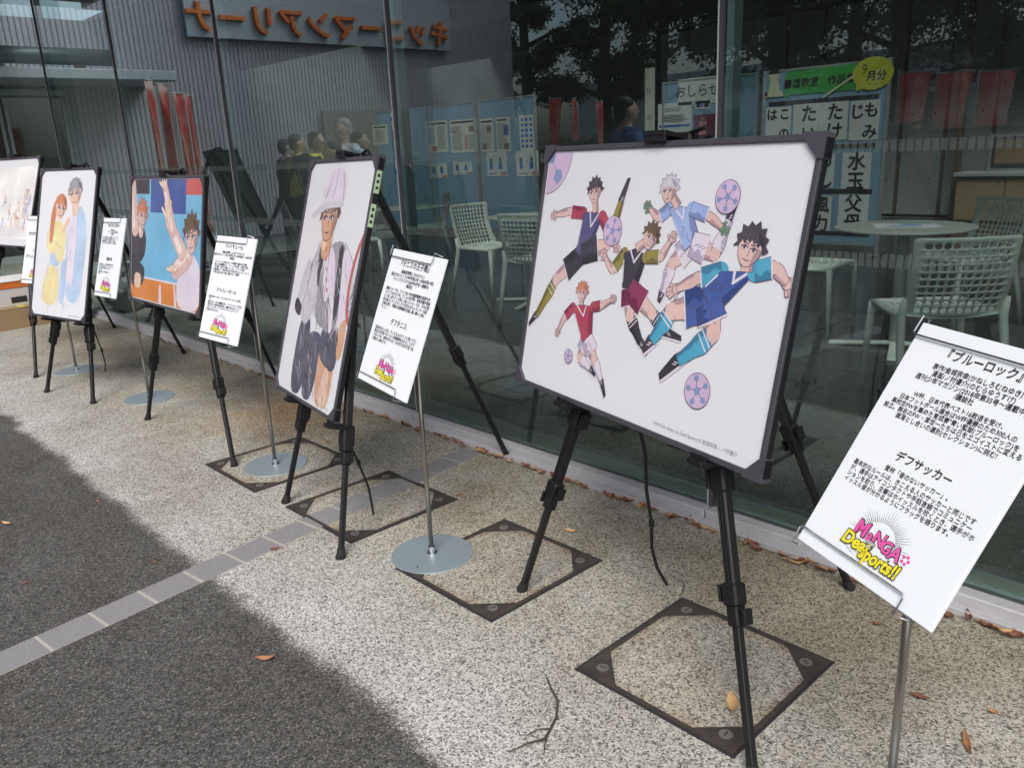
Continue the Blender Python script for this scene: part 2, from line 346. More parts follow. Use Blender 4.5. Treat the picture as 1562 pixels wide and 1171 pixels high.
# eave and roof
b = MB(); b.box(((-11.4 + GX1) / 2, (.86 + D - .06) / 2, EAVE + .02), (GX1 + 11.4, D - .06 - .86, .04)); b.build('soffit', M_soff, bld, off=OFF)
b = MB(); b.box(((-11.4 + GX1) / 2, .83, EAVE + .19), (GX1 + 11.4, .06, .42), bev=.01); b.build('fascia', M_alu, bld, off=OFF)
RL = [(2.5, 4.25), (6.1, 8.7), (9.8, 11.7)]        # unseen roof lights, added to bring daylight into the lounge
ys = [.87] + [v for p_ in RL for v in p_] + [13.2]
for i in range(0, len(ys), 2):
    b = MB(); b.box(((GX0 + GX1) / 2, (ys[i] + ys[i + 1]) / 2, EAVE + .33), (GX1 - GX0, ys[i + 1] - ys[i], .14)); b.build('roof', mat('roof_membrane', (.2, .2, .2), .9), bld, off=OFF)
for y0, y1 in RL:
    b = MB(); b.add([(GX0, y0, EAVE + .38), (GX1, y0, EAVE + .38), (GX1, y1, EAVE + .38), (GX0, y1, EAVE + .38)], [(0, 1, 2, 3)]); b.build('added_roof_light', CLEAR, bld, off=OFF)
    for x in JX[1:-1]: b = MB(); b.box((x + .05, (y0 + y1) / 2, EAVE + .22), (.12, y1 - y0 + .02, .30)); b.build('roof_beam', M_dark, bld, off=OFF)
b = MB(); b.box(((GX0 + GX1) / 2, D, EAVE + .14), (GX1 - GX0, .1, .24)); b.build('head_beam', M_alu, bld, off=OFF)

# interior shell
b = MB(); b.box(((GX0 + GX1) / 2, (D + .07 + 13.0) / 2, -.004), (GX1 - GX0, 13.0 - D - .07, .016)); fl = b.build('interior_floor', M_joint, kind='structure')
TX, TY = .63, .351
tm = MB(); tm.box((0, 0, 0), (TX - .008, TY - .008, .006)); tmesh = tm.mesh('floor_tile'); tmesh.materials.append(M_tile)
far = MB()
nx0, nx1 = int((-10.5) / TX), int(4.0 / TX)
for iy in range(0, 29):
    yc = 2.511 + (iy + .5) * TY - TY * 0
    for ix in range(nx0, nx1):
        xc = -.603 + (ix + .5) * TX
        if yc < 6.6 and -7.2 < xc < .9:
            o = link('floor_tile', tmesh, fl); o.location = (xc, yc, .0055)
        else: far.box((xc, yc, .0055), (TX - .006, TY - .006, .006))
far.build('distant_tiles', M_tile, fl, kind='stuff')
near = MB()
for ix in range(nx0, nx1): near.box((-.603 + (ix + .5) * TX, (D + .08 + 2.508) / 2, .0055), (TX - .006, 2.508 - D - .08, .006))
near.build('cut_tiles', M_tile, fl, kind='stuff')
cl_ = bpy.data.objects.new('interior_ceiling', None); COL.objects.link(cl_); cl_['kind'] = 'structure'
ys[0] = D + .07; ys[-1] = 13.0
for i in range(0, len(ys), 2):
    b = MB(); b.box(((GX0 + GX1) / 2, (ys[i] + ys[i + 1]) / 2, EAVE + .10), (GX1 - GX0, ys[i + 1] - ys[i], .05)); b.build('ceiling_panel', M_ceil, cl_)
cw = MB(); cw.box(((GX0 + GX1) / 2, 12.9, EAVE / 2 + .1), (GX1 - GX0, .2, EAVE + .2)); cwall = cw.build('concrete_wall', M_dark, kind='structure')
PW = .62
pmz = MB(); pmz.box((0, 0, 0), (PW - .05, .03, EAVE - .1), bev=.004); pme = pmz.mesh('concrete_panel'); pme.materials.append(M_conc)
sm = MB(); sm.box((0, 0, 0), (.036, .045, EAVE - .1)); sme = sm.mesh('timber_strip'); sme.materials.append(M_wood)
hm = MB()
for z in (-.9, 0, .9):
    for x in (-.15, .15): hm.tube([(x, -.0165, z - .1), (x, -.014, z - .1)], .014, 10)
hme = hm.mesh('tie_hole'); hme.materials.append(M_gask)
for k in range(0, 18):
    x = -9.2 + k * PW
    o = link('concrete_panel', pme, cwall); o.location = (x, 12.785, EAVE / 2)
    h_ = link('tie_holes', hme, o); h_['kind'] = 'stuff'
    o = link('timber_strip', sme, cwall); o.location = (x + PW / 2, 12.778, EAVE / 2)
for sx, nm in ((GX0, 'wall_left'), (GX1, 'wall_right')):
    b = MB(); b.box((sx, (D + .1 + 13) / 2, EAVE / 2 + .05), (.2, 13 - D - .1, EAVE + .1)); b.build(nm, M_conc, kind='structure')
for yb, zb in ((5.95, 2.54), (9.65, 2.70)):
    b = MB(); b.box(((GX0 + GX1) / 2, yb, (zb + EAVE + .08) / 2), (GX1 - GX0 - .2, .2, EAVE + .08 - zb)); b.build('added_downstand', M_dark, cl_)  # downstands added to keep the made-up roof lights out of view

# ------------------------------------------------------------------ arena wing, seen only as a reflection in the glass
M_clad = mat('ribbed_cladding', (.44, .42, .465), .55, .05, noise=(.5, .3, (.38, .365, .405)))
M_signb = mat('sign_backing', (.46, .51, .57), .45, .2)
M_orange = mat('orange_letter', (.85, .20, .03), .45)
M_canopy = mat('canopy_grey', (.46, .50, .54), .5, .3)
M_pipe = mat('dark_pipe', (.055, .075, .085), .45, .3)
M_doorgl = mat('dark_door_glass', (.02, .026, .028), .05, 0, coat=1)
WX, WY0, WY1, WH = -13.5, -8.45, 2.9, 8.5
WO = (WX, (WY0 + WY1) / 2, 0)
wing = thing('arena_building', 'arena wing clad in grey-brown vertical ribs with orange letter sign and entrance canopy', 'building', WO)
b = MB(); pitch = .075; n = int((WY1 - WY0) / pitch)
prof = []
for k in range(n):
    y = WY0 + k * pitch; prof += [(y, 0), (y + .022, 0), (y + .030, .013), (y + .067, .013)]
prof.append((WY0 + n * pitch, 0))
vs_ = [(WX + d, y, 0.0) for y, d in prof] + [(WX + d, y, WH) for y, d in prof]; q = len(prof)
b.add(vs_, [(k, k + 1, k + 1 + q, k + q) for k in range(q - 1)]); b.build('ribbed_cladding', M_clad, wing, off=WO)
b = MB(); b.box((WX - 3.02, (WY0 + WY1) / 2, WH / 2), (6, WY1 - WY0 - .02, WH - .02)); b.build('wall_core', M_clad, wing, off=WO)
b = MB(); b.box((WX - 2.9, (WY0 + WY1) / 2, WH + .1), (6.4, WY1 - WY0 + .3, .2)); b.build('roof', M_canopy, wing, off=WO)
b = MB(); b.box((WX + .09, (-1.37 - 6.69) / 2, 3.62), (.06, 5.32, .93), bev=.006); sb = b.build('sign_board', M_signb, wing, off=WO)
SIGN = 'キッコーマンアリーナ'
for i, ch in enumerate(SIGN):
    v, f = text_geo(ch, .50, 'CENTER', .018, res=4)
    yc = -6.37 + i * (4.78 / 9)
    b = MB(); nn = len(v)
    # front faces look towards +x, letters read from -y to +y
    b.add([(WX + .19, yc + a, 3.27 + c) for a, _, c in v] , [tuple(x) for x in f])
    b.add([(WX + .122, yc + a, 3.27 + c) for a, _, c in v], [tuple(reversed(x)) for x in f])
    ec = {}
    for x in f:
        for k in range(len(x)):
            e = (x[k], x[(k + 1) % len(x)]); ec[e] = ec.get(e, 0) + 1
    sides = [(e[1], e[0], e[0] + nn, e[1] + nn) for e in ec if (e[1], e[0]) not in ec]
    b.f += sides; b.mi += [0] * len(sides)
    b.build('letter', M_orange, sb, off=WO)
b = MB(); b.box((WX + .62, .78, 2.465), (1.22, 2.84, .13), bev=.008); can = b.build('canopy', M_canopy, wing, off=WO)
b = MB(); b.tube([(WX + .8, .06, 2.72), (WX + .8, 2.8, 2.72)], .11, 24); b.smooth = True; b.build('canopy_pipe', M_pipe, can, off=WO)
for y in (.5, 1.5, 2.5):
    b = MB(); b.box((WX + .8, y, 2.575), (.10, .12, .09)); b.build('pipe_saddle', M_pipe, can, off=WO)
for y0, y1 in ((.58, 1.36), (1.40, 2.18)):
    b = MB(); b.box((WX + .05, (y0 + y1) / 2, 1.12), (.03, y1 - y0, 2.24)); dr = b.build('entrance_door', M_doorgl, wing, off=WO)
    b = MB()
    for yy in (y0 + .02, y1 - .02): b.box((WX + .075, yy, 1.12), (.03, .04, 2.24))
    b.box((WX + .075, (y0 + y1) / 2, .05), (.03, y1 - y0 - .08, .1)); b.build('door_frame', M_alu, dr, off=WO)
b = MB(); b.box((WX + .075, 1.38, 2.31), (.06, 1.66, .08)); b.build('door_head', M_silver, wing, off=WO)
b = MB(); b.box((WX + .07, 1.75, 1.55), (.004, .21, .38)); ns = b.build('door_notice', mat('notice_paper', (.62, .66, .64), .8), wing, off=WO)
b = MB()
for k in range(5): b.box((WX + .0735, 1.75, 1.69 - k * .035), (.002, .15 - .02 * (k % 2), .008))
b.build('notice_print', M_gask, ns, off=WO)
b = MB(); b.box((WX + .06, -4.6, 1.5), (.05, 1.9, 1.1)); b.build('wall_poster_case', mat('poster_case', (.25, .24, .2), .6), wing, off=WO)

# ------------------------------------------------------------------ trees, hedge and a low building behind the photographer
M_bark = mat('bark', (.075, .06, .045), .9, noise=(9, .6, (.04, .033, .027)), bump=(30, .6))
def leaf_mat(name, c1, c2):
    mt, nt, B, N, L = nodes_of(name); tc = N('ShaderNodeTexCoord').outputs['Object']
    n1 = N('ShaderNodeTexNoise', Scale=2.5, Detail=4.0); L(tc, n1.inputs['Vector'])
    r = ramp(N, [(.35, c1), (.65, c2)]); L(n1.outputs['Fac'], r.inputs[0]); L(r.outputs[0], B.inputs['Base Color']); B.inputs['Roughness'].default_value = .5
    tr = N('ShaderNodeBsdfTranslucent'); L(r.outputs[0], tr.inputs[0]); mx = N('ShaderNodeMixShader'); mx.inputs[0].default_value = .45
    L(B.outputs[0], mx.inputs[1]); L(tr.outputs[0], mx.inputs[2]); L(mx.outputs[0], nt.nodes['Material Output'].inputs[0])
    return mt
M_leafs = [leaf_mat('dark_foliage', (.045, .08, .03), (.10, .145, .05)), leaf_mat('olive_foliage', (.06, .085, .03), (.125, .145, .055)), leaf_mat('autumn_foliage', (.07, .08, .03), (.17, .12, .045))]
def tree(x, y, h, rad, kind, label, seed, dens=1.0, base=.3):
    rd = random.Random(seed)
    t = thing('broadleaf_tree', label, 'tree', (x, y, 0), group='trees across the forecourt')
    b = MB(); top = Vector((rd.uniform(-.3, .3), rd.uniform(-.3, .3), h * .9))
    pts = [Vector((0, 0, -.1)), Vector((rd.uniform(-.1, .1), rd.uniform(-.1, .1), h * .3)), Vector((top.x * .6, top.y * .6, h * .62)), top]
    b.tube(pts, [.02 * h + .05, .015 * h + .03, .009 * h + .02, .02], 9)
    clumps = []
    nb = 15
    for k in range(nb):
        f = base + (1 - base) * (k + rd.random()) / nb * .92
        p0 = pts[1].lerp(pts[3], max(0, (f - .3) / .7)) if f > .3 else pts[0].lerp(pts[1], f / .3)
        a = k * 2.4 + rd.uniform(-.4, .4); ln = rad * (1.05 - .75 * max(0, f - .45) / .55) * rd.uniform(.6, 1.1)
        p2 = p0 + Vector((math.cos(a) * ln, math.sin(a) * ln, ln * rd.uniform(.15, .65)))
        mid = p0.lerp(p2, .5) + Vector((0, 0, ln * .08))
        b.tube([p0, mid, p2], [.006 * h + .012, .004 * h + .008, .008], 6)
        for s in range(6):
            q_ = p0.lerp(p2, rd.uniform(.35, 1.08)) + Vector((rd.gauss(0, .28), rd.gauss(0, .28), rd.gauss(0, .25))) * rad * .42
            clumps.append((q_, rad * rd.uniform(.13, .25)))
    clumps += [(top + Vector((rd.gauss(0, .3), rd.gauss(0, .3), rd.gauss(0, .3))), rad * .25) for _ in range(4)]
    b.smooth = True; b.build('trunk', M_bark, t)
    lf = MB(); per = int(240 * dens)
    for c, r_ in clumps:
        for _ in range(per):
            d = Vector((rd.gauss(0, 1), rd.gauss(0, 1), rd.gauss(0, .75))); d *= r_ * .50
            p = c + d; s = rd.uniform(.045, .085); n_ = Vector((rd.gauss(0, 1), rd.gauss(0, 1), rd.gauss(.6, 1))).normalized()
            u = n_.orthogonal().normalized(); u = (Matrix.Rotation(rd.uniform(0, 6.28), 3, n_) @ u); w = n_.cross(u)
            lf.add([p - u * s, p + w * s * .5, p + u * s, p - w * s * .5], [(0, 1, 2, 3)])
    lf.build('crown', M_leafs[kind], t)
    return t
TREES = [(-16.9, -12.3, 8.5, 1.7, 0, 'slim dark tree reflected just right of the arena wing', 1.1, .22), (-15.2, -13.6, 9.5, 1.7, 0, 'tall tree with pale sky gaps reflected left of the dark flag', .75, .2),
         (-12.4, -12.2, 9.0, 2.0, 0, 'dark slender tree reflected above the red flags', .9, .2), (-9.6, -12.6, 10, 2.6, 1, 'broad olive tree reflected above the notice board', 1.25, .18),
         (-6.9, -12.0, 9.5, 3.0, 1, 'dense tree reflected above the calligraphy board', 1.35, .2), (-4.2, -12.6, 9, 3.0, 2, 'tree with reddish leaves reflected at the right edge of the glass', 1.3, .2),
         (-.6, -12.4, 9.5, 3.0, 1, 'tree of the forecourt row just past the right edge of the glass', 1.2, .2), (3.6, -13, 9, 3.0, 0, 'last tree of the forecourt row, far to the right', 1.2, .2),
         (-11.0, -19.0, 11, 3.4, 0, 'tall back-row tree reflected behind the slim trees', 1.0, .2), (-6.0, -19.0, 11, 3.6, 0, 'back-row tree reflected behind the dense trees', 1.1, .2)]
for i, (x, y, h, r_, k, lb, dn, bs) in enumerate(TREES): tree(x, y, h, r_, k, lb, 40 + i, dn, bs)
def hedge(x0, x1, y, h, label, seed):
    rd = random.Random(seed); t = thing('clipped_hedge', label, 'hedge', ((x0 + x1) / 2, y, 0)); L_ = x1 - x0; lf = MB()
    for _ in range(int(L_ * 420)):
        p = Vector((rd.uniform(-L_ / 2, L_ / 2), rd.gauss(0, .22), h * rd.random() ** .7 + rd.gauss(0, .03))); s = rd.uniform(.04, .07)
        n_ = Vector((rd.gauss(0, 1), rd.gauss(0, 1), rd.gauss(.5, 1))).normalized(); u = n_.orthogonal().normalized(); w = n_.cross(u)
        lf.add([p - u * s, p + w * s * .6, p + u * s, p - w * s * .6], [(0, 1, 2, 3)])
    lf.build('foliage', M_leafs[0], t)
    b = MB()
    for k in range(int(L_ * 2)):
        x = rd.uniform(-L_ / 2, L_ / 2); b.tube([(x, 0, 0), (x + rd.gauss(0, .1), rd.gauss(0, .1), h * .7)], .015, 5)
    b.build('stems', M_bark, t, kind='stuff')
hedge(-20, 10, -16.2, 1.5, 'low clipped hedge behind the forecourt trees', 5)
lowb = thing('low_building', 'low white building with dark window row behind the forecourt trees', 'building', (-8, -34, 0))
b = MB(); b.box((0, 0, 2.0), (46, 8, 4.0)); b.build('wall', mat('white_render', (.55, .56, .56), .8), lowb)
b = MB(); b.box((0, 0, 4.15), (46.6, 8.6, .3)); b.build('roof', M_canopy, lowb)
for k in range(14):
    b = MB(); b.box((-20.5 + k * 3.15, 4.02, 1.9), (1.9, .06, 1.2)); b.build('window', M_doorgl, lowb)

# ------------------------------------------------------------------ furniture behind the glass
M_plast = mat('pale_green_plastic', (.84, .88, .81), .45, noise=(3, .2, (.80, .83, .76)))
M_blueb = mat('blue_grey_board_cloth', (.22, .37, .50), .85, noise=(90, .15, (.25, .40, .53)))
M_bframe = mat('board_frame', (.5, .52, .53), .4, .5)
M_paper = mat('paper_white', (.72, .74, .72), .8)
M_cream = mat('paper_cream', (.70, .71, .58), .8)
M_ink = mat('black_ink', (.022, .022, .026), .75)
M_gink = mat('grey_print', (.25, .26, .27), .8)
M_red = mat('red_print', (.5, .06, .06), .7); M_blue = mat('blue_print', (.07, .19, .5), .7); M_pink = mat('pink_print', (.62, .27, .27), .7)
M_green = mat('green_card', (.06, .38, .07), .7); M_yel = mat('yellow_card', (.62, .60, .03), .7); M_brownp = mat('brown_print', (.3, .2, .12), .7); M_skinp = mat('cream_cutout', (.68, .66, .46), .8)

def lattice(P, nu, nv, bu, bv, th):
    """perforated shell: P(u, v) -> point, nu x nv square holes inside solid borders"""
    us = [0.0]; hole_u = []
    cu = (1 - 2 * bu) / nu; cv = (1 - 2 * bv) / nv
    ul = [0.0] + [c for i in range(nu) for c in (bu + cu * (i + .07), bu + cu * (i + .93))] + [1.0]
    vl = [0.0] + [c for i in range(nv) for c in (bv + cv * (i + .07), bv + cv * (i + .93))] + [1.0]
    b = MB(); vs_ = [P(u, v) for v in vl for u in ul]; w = len(ul); fs = []
    for j in range(len(vl) - 1):
        for i in range(w - 1):
            if i % 2 == 1 and j % 2 == 1: continue
            fs.append((j * w + i, j * w + i + 1, (j + 1) * w + i + 1, (j + 1) * w + i))
    b.add(vs_, fs); b.smooth = True; return b
def shell(o, th):
    sd_ = o.modifiers.new('thick', 'SOLIDIFY'); sd_.thickness = th; sd_.offset = 0
    ss = o.modifiers.new('round', 'SUBSURF'); ss.levels = 1; ss.render_levels = 1; return o
def make_chair():
    t = thing('perforated_chair', 'x', 'chair')
    def seat(u, v): return Vector(((u - .5) * (.46 - .05 * (1 - v)), -.21 + .43 * v, .445 - .018 * math.sin(math.pi * u) - .012 * math.sin(math.pi * v)))
    shell(lattice(seat, 10, 9, .07, .08, .01).build('seat', M_plast, t), .012)
    def back(u, v):
        w = .44 + .02 * v; c = (u - .5) * 2
        return Vector((c * w / 2, -.205 - .10 * v + .035 * c * c - .02 * math.sin(math.pi * v), .43 + .37 * v))
    shell(lattice(back, 10, 10, .10, .06, .01).build('backrest', M_plast, t), .012)
    for sx in (-1, 1):
        b = MB(); b.tube([(sx * .235, .215, 0), (sx * .222, .208, .30), (sx * .213, .200, .438)], [.015, .018, .021], 8); b.smooth = True; b.build('leg', M_plast, t)
        b = MB(); b.tube([(sx * .235, -.29, 0), (sx * .228, -.235, .25), (sx * .222, -.19, .43), (sx * .222, -.215, .52)], [.015, .018, .022, .012], 8); b.smooth = True; b.build('leg', M_plast, t)
        b = MB(); b.tube([(sx * .213, .2, .436), (sx * .224, .0, .436), (sx * .222, -.19, .436)], .014, 8); b.smooth = True; b.build('seat_rail', M_plast, t)
    b = MB(); b.tube([(-.213, .203, .436), (.213, .203, .436)], .013, 8); b.smooth = True; b.build('front_rail', M_plast, t)
    return t
CH = [(-1.42, 4.06, math.atan2(.67, .74), 'pale perforated chair with its back to the glass, behind the right text board'),
      (-1.90, 5.84, 2.6, 'pale perforated chair on the far side of the right round table'),
      (-2.56, 5.08, -math.pi / 2 + .1, 'pale perforated chair mostly hidden by the big football poster'),
      (-5.36, 4.80, -math.pi / 2 + .04, 'pale perforated chair turned sideways, left of the middle round table'),
      (-4.36, 4.42, .28, 'pale perforated chair cut off by the left edge of the football poster'),
      (-7.15, 4.55, -.35, 'nearer pale perforated chair seen beside the tennis poster'),
      (-7.55, 5.75, 2.6, 'farther pale perforated chair seen beside the tennis poster')]
chair0 = make_chair()
for i, (x, y, rz, lb) in enumerate(CH):
    c = chair0 if i == 0 else copy_tree(chair0)
    c.location = (x, y, .0085); c.rotation_euler = (0, 0, rz); c['label'] = lb; c['group'] = 'perforated chairs in the lounge'
def make_table():
    t = thing('round_table', 'x', 'table')
    b = MB(); b.disc((0, 0), .38, .705, .717, 48); soft(b.build('table_top', mat('table_top', (.52, .54, .5), .35), t), .003)
    b = MB(); b.disc((0, 0), .10, .69, .705, 24); b.build('top_plate', M_plast, t)
    b = MB(); b.tube([(0, 0, .03), (0, 0, .69)], .033, 20); b.smooth = True; b.build('column', M_plast, t)
    for k in range(4):
        a = k * math.pi / 2 + .35; d = Vector((math.cos(a), math.sin(a), 0))
        b = MB(); b.box((.19, 0, .028), (.36, .05, .018), M=Matrix.Rotation(a, 4, 'Z') @ Matrix.Rotation(.055, 4, 'Y'), bev=.004); b.build('foot', M_plast, t)
    return t
tb0 = make_table()
for i, (x, y, lb) in enumerate([(-1.93, 4.93, 'round pale table behind the glass on the right, printed sheet on top'), (-4.84, 4.80, 'round pale table in the middle, beside the sideways chair'), (-7.0, 5.15, 'round pale table far left, between two chairs behind the tennis poster')]):
    c = tb0 if i == 0 else copy_tree(tb0)
    c.location = (x, y, .0085); c['label'] = lb; c['group'] = 'round lounge tables'
b = MB(); b.box((0, 0, .0006), (.34, .24, .001)); ts = b.build('table_sheet', M_paper); ts.location = (-1.93, 4.95, .7258); ts.rotation_euler = (0, 0, .5)
tag(ts, 'printed sheet lying on the right round table', 'paper'); b = MB()
for k in range(8): b.box((random.uniform(-.08, .08), -.09 + k * .025, .0015), (random.uniform(.1, .2), .010, .0006))
b.build('print', M_blue, ts)

# partition boards
def board(x0, x1, y, label, z1=1.935):
    t = thing('partition_board', label, 'display board', ((x0 + x1) / 2, y, 0), group='blue-grey partition boards in a row'); w = x1 - x0
    b = MB(); b.box((0, 0, (z1 + .12) / 2), (w - .06, .025, z1 - .12 - .04)); b.build('panel', M_blueb, t)
    b = MB()
    for s in (-1, 1): b.box((s * (w / 2 - .018), 0, z1 / 2 + .01), (.034, .04, z1 - .02), bev=.004)
    b.build('posts', M_bframe, t)
    b = MB(); b.box((0, 0, z1 - .012), (w - .07, .035, .022)); b.box((0, 0, .13), (w - .07, .035, .03)); b.build('rail', M_bframe, t)
    for s in (-1, 1):
        b = MB(); b.box((s * (w / 2 - .018), 0, .020), (.04, .42, .024), bev=.004); b.build('foot', M_gask, t)
    return t
YL, YR = 8.19, 8.55
board(-11.84, -10.47, YL, 'partition board farthest left, seen past the tennis poster')
board(-10.45, -9.36, YL, 'partition board with four newspaper pages, left of the board joint')
board(-9.27, -8.13, YL, 'partition board with pinned article sheets, next to the football poster edge')
board(-6.32, -5.03, YR, 'partition board headed by the notice title, left of the calligraphy board')
board(-4.97, -3.59, YR, 'partition board of calligraphy sheets under a green banner')

def sheet(px0, py0, px1, py1, y, label, m=None, name='notice_sheet', cat='notice', grp=None):
    a, c = aty(px0, py0, y), aty(px1, py1, y); cx, cz = (a.x + c.x) / 2, (a.z + c.z) / 2; w, h = abs(c.x - a.x), abs(a.z - c.z)
    t = thing(name, label, cat, (cx, y - .016, cz), group=grp); b = MB(); b.box((0, 0, 0), (w, .002, h)); b.build('sheet', m or M_paper, t); return t, w, h
def lines(t, w, h, spec, seed=0, name='print'):
    """spec: list of (kind, x0, x1, z0, z1) in 0..1; kind = material or ('text', material) for rows of small print"""
    byM = {}
    rd = random.Random(seed)
    for k, x0, x1, z0, z1 in spec:
        mm = k[1] if isinstance(k, tuple) else k
        b = byM.setdefault(mm.name, (MB(), mm))[0]
        if isinstance(k, tuple):
            n = max(2, int((z1 - z0) * h / .016)); lh = (z1 - z0) / n
            for i in range(n):
                e = x1 - (rd.random() * .25 * (x1 - x0)); zc = z0 + lh * (i + .5)
                b.box(((x0 + e) / 2 * w - w / 2, -.0015, zc * h - h / 2), ((e - x0) * w, .0008, lh * h * .45))
        else: b.box(((x0 + x1) / 2 * w - w / 2, -.0015, (z0 + z1) / 2 * h - h / 2), ((x1 - x0) * w, .0008, (z1 - z0) * h))
    for b, mm in byM.values(): b.build(name, mm, t)
T = lambda mm: ('text', mm)
t, w, h = sheet(569, 192, 594, 220, YL, 'cream sheet on the leftmost partition board', M_cream); lines(t, w, h, [(M_ink, .1, .9, .85, .93), (T(M_gink), .1, .9, .1, .75)], 1)
t, w, h = sheet(595, 167, 612, 266, YL, 'tall blue poster with coloured patches beside the window joint', M_blue, 'wall_poster', 'poster')
lines(t, w, h, [(M_paper, .15, .85, .88, .95), (M_yel, .2, .8, .68, .82), (M_red, .2, .6, .55, .66), (M_green, .3, .85, .42, .54), (M_paper, .25, .75, .10, .22)], 2)
arts = 'article sheets on the partition boards'
t, w, h = sheet(650, 186, 685.5, 232, YL, 'cream newspaper page with a red square, left of the pair', M_cream, grp=arts); lines(t, w, h, [(M_ink, .05, .95, .88, .94), (T(M_gink), .52, .95, .1, .82), (T(M_blue), .05, .42, .3, .8), (M_red, .25, .48, .05, .2)], 3)
t, w, h = sheet(687, 184.5, 729.5, 232, YL, 'cream newspaper page with pink column at the board joint', M_cream, grp=arts); lines(t, w, h, [(M_ink, .05, .95, .9, .96), (T(M_gink), .05, .48, .08, .82), (M_pink, .54, .64, .1, .55), (T(M_gink), .66, .95, .1, .55), (M_brownp, .72, .92, .62, .8), (M_red, .05, .25, .62, .65)], 4)
t, w, h = sheet(733, 182, 755.5, 231, YL, 'narrow article sheet with photo at top right', M_cream, grp=arts); lines(t, w, h, [(M_ink, .08, .9, .88, .94), (T(M_gink), .08, .92, .08, .82), (M_brownp, .5, .85, .6, .78), (M_brownp, .12, .45, .06, .24)], 5)
t, w, h = sheet(757, 180, 780.6, 231, YL, 'narrow article sheet with two photos on its right side', M_cream, grp=arts); lines(t, w, h, [(M_ink, .08, .8, .9, .95), (T(M_gink), .08, .92, .08, .84), (M_blue, .55, .9, .48, .76), (M_brownp, .55, .9, .06, .25)], 6)
t, w, h = sheet(793, 176.5, 817, 229.4, YL, 'sheet of blue pictograms next to the football poster', M_paper, grp=arts); lines(t, w, h, [(M_blue, .1 + .3 * (i % 3), .28 + .3 * (i % 3), .08 + .15 * (i // 3), .17 + .15 * (i // 3)) for i in range(18)], 7)
for k, (q_, lb) in enumerate([((657, 249, 684, 271.5), 'first pale pictogram card in the lower row, four small figures'), ((692, 247, 722, 266), 'second pale pictogram card in the lower row'), ((743, 233, 775, 269), 'third pale pictogram card, right of the board joint'), ((788, 231, 823.6, 269), 'last pale pictogram card, touching the football poster edge')]):
    t, w, h = sheet(*q_, YL, lb, M_paper, 'pictogram_card', 'card', 'pictogram cards in the lower row')
    lines(t, w, h, [(M_blue, .15, .3, .3, .6), (M_ink, .17, .28, .6, .75), (M_blue, .6, .78, .3, .6), (M_ink, .63, .75, .6, .75), (M_pink, .7, .98, .04, .2), (M_gink, .1, .5, .1, .14)], 10 + k)
# notice board
t, w, h = sheet(1036, 122, 1094, 157, YR, 'white title sheet with large handwritten notice heading', M_paper); b = MB(); lettering(b, 'おしらせ', .155, 0.0, -.05, y=-.0022, bold=.004); b.build('lettering', M_ink, t)
t, w, h = sheet(1005, 159.5, 1056, 203, YR, 'white notice with centred lines and a blue bar', M_paper); lines(t, w, h, [(T(M_gink), .2, .8, .72, .86), (T(M_ink), .12, .95, .38, .62), (M_blue, .05, .95, .22, .3)], 20)
t, w, h = sheet(1062, 155, 1084, 165.5, YR, 'small white label under the notice heading', M_paper); lines(t, w, h, [(M_ink, .08, .35, .2, .8), (M_blue, .4, .55, .25, .75), (M_ink, .6, .92, .2, .8)], 21)
t, w, h = sheet(985, 105, 1000, 205, YR + .4, 'pale floor directory strip left of the notice board', M_cream, 'floor_directory', 'sign'); b = MB(); lettering(b, '3F', .09, -w * .1, .10, y=-.0022, bold=.01); lettering(b, '2F', .09, -w * .1, -.22, y=-.0022, bold=.01); b.build('lettering', M_gink, t)
t, w, h = sheet(1060, 176, 1092, 208, YR, 'dark red poster at the bottom of the notice board', mat('dark_red_poster', (.2, .03, .07), .7), 'wall_poster', 'poster'); lines(t, w, h, [(M_pink, .25, .6, .1, .7), (M_brownp, .35, .55, .72, .9)], 22)
# green banner, speech bubble, cut-out, pencil
a, c, e = aty(1199.5, 111, YR), aty(1306.5, 94.5, YR), aty(1200, 146, YR)
ban = thing('green_banner', 'green card banner with black title characters on the calligraphy board', 'banner', ((a.x + c.x) / 2, YR - .018, (a.z + e.z) / 2)); w, h = c.x - a.x, a.z - e.z
b = MB(); b.prism([(-w / 2, -h / 2), (-w / 2 + .03, -h / 2 - .05), (-w / 2 + .06, -h / 2), (w / 2, -h / 2), (w / 2 + .02, 0), (w / 2, h / 2 + .02), (-w / 2 + .03, h / 2), (-w / 2, h / 2 - .03)], 0, .003); b.build('card', M_green, ban)
b = MB(); lettering(b, '書道教室　作品集', .098, 0, -.04, bold=.03); b.build('lettering', M_ink, ban)
c = aty(1333, 112, YR); bub = thing('speech_bubble_card', 'yellow oval speech bubble card at the right end of the green banner', 'card', (c.x, YR - .024, c.z))
b = MB(); b.prism([(.205 * math.cos(k * math.pi / 12), .155 * math.sin(k * math.pi / 12)) for k in range(24)], 0, .003); b.prism([(-.17, -.05), (-.155, -.16), (-.08, -.13)], .0005, .0025); b.build('card', M_yel, bub)
b = MB(); lettering(b, '月分', .10, .04, -.06, bold=.03); lettering(b, '9', .13, -.085, .0, bold=-.004); b.build('lettering', M_ink, bub)
c = aty(1182, 126, YR); kid = thing('cutout_drawing', 'cream paper cut-out of a child writing at a desk', 'cut-out', (c.x, YR - .020, c.z))
b = MB(); b.prism([(.062 * math.cos(k * math.pi / 10), .07 + .062 * math.sin(k * math.pi / 10)) for k in range(20)], 0, .003); b.prism([(-.06, -.10), (.07, -.10), (.05, .02), (-.045, .02)], .0005, .0035); b.prism([(-.115, -.15), (.115, -.15), (.10, -.09), (-.09, -.09)], -.001, .002); b.build('paper', M_skinp, kid)
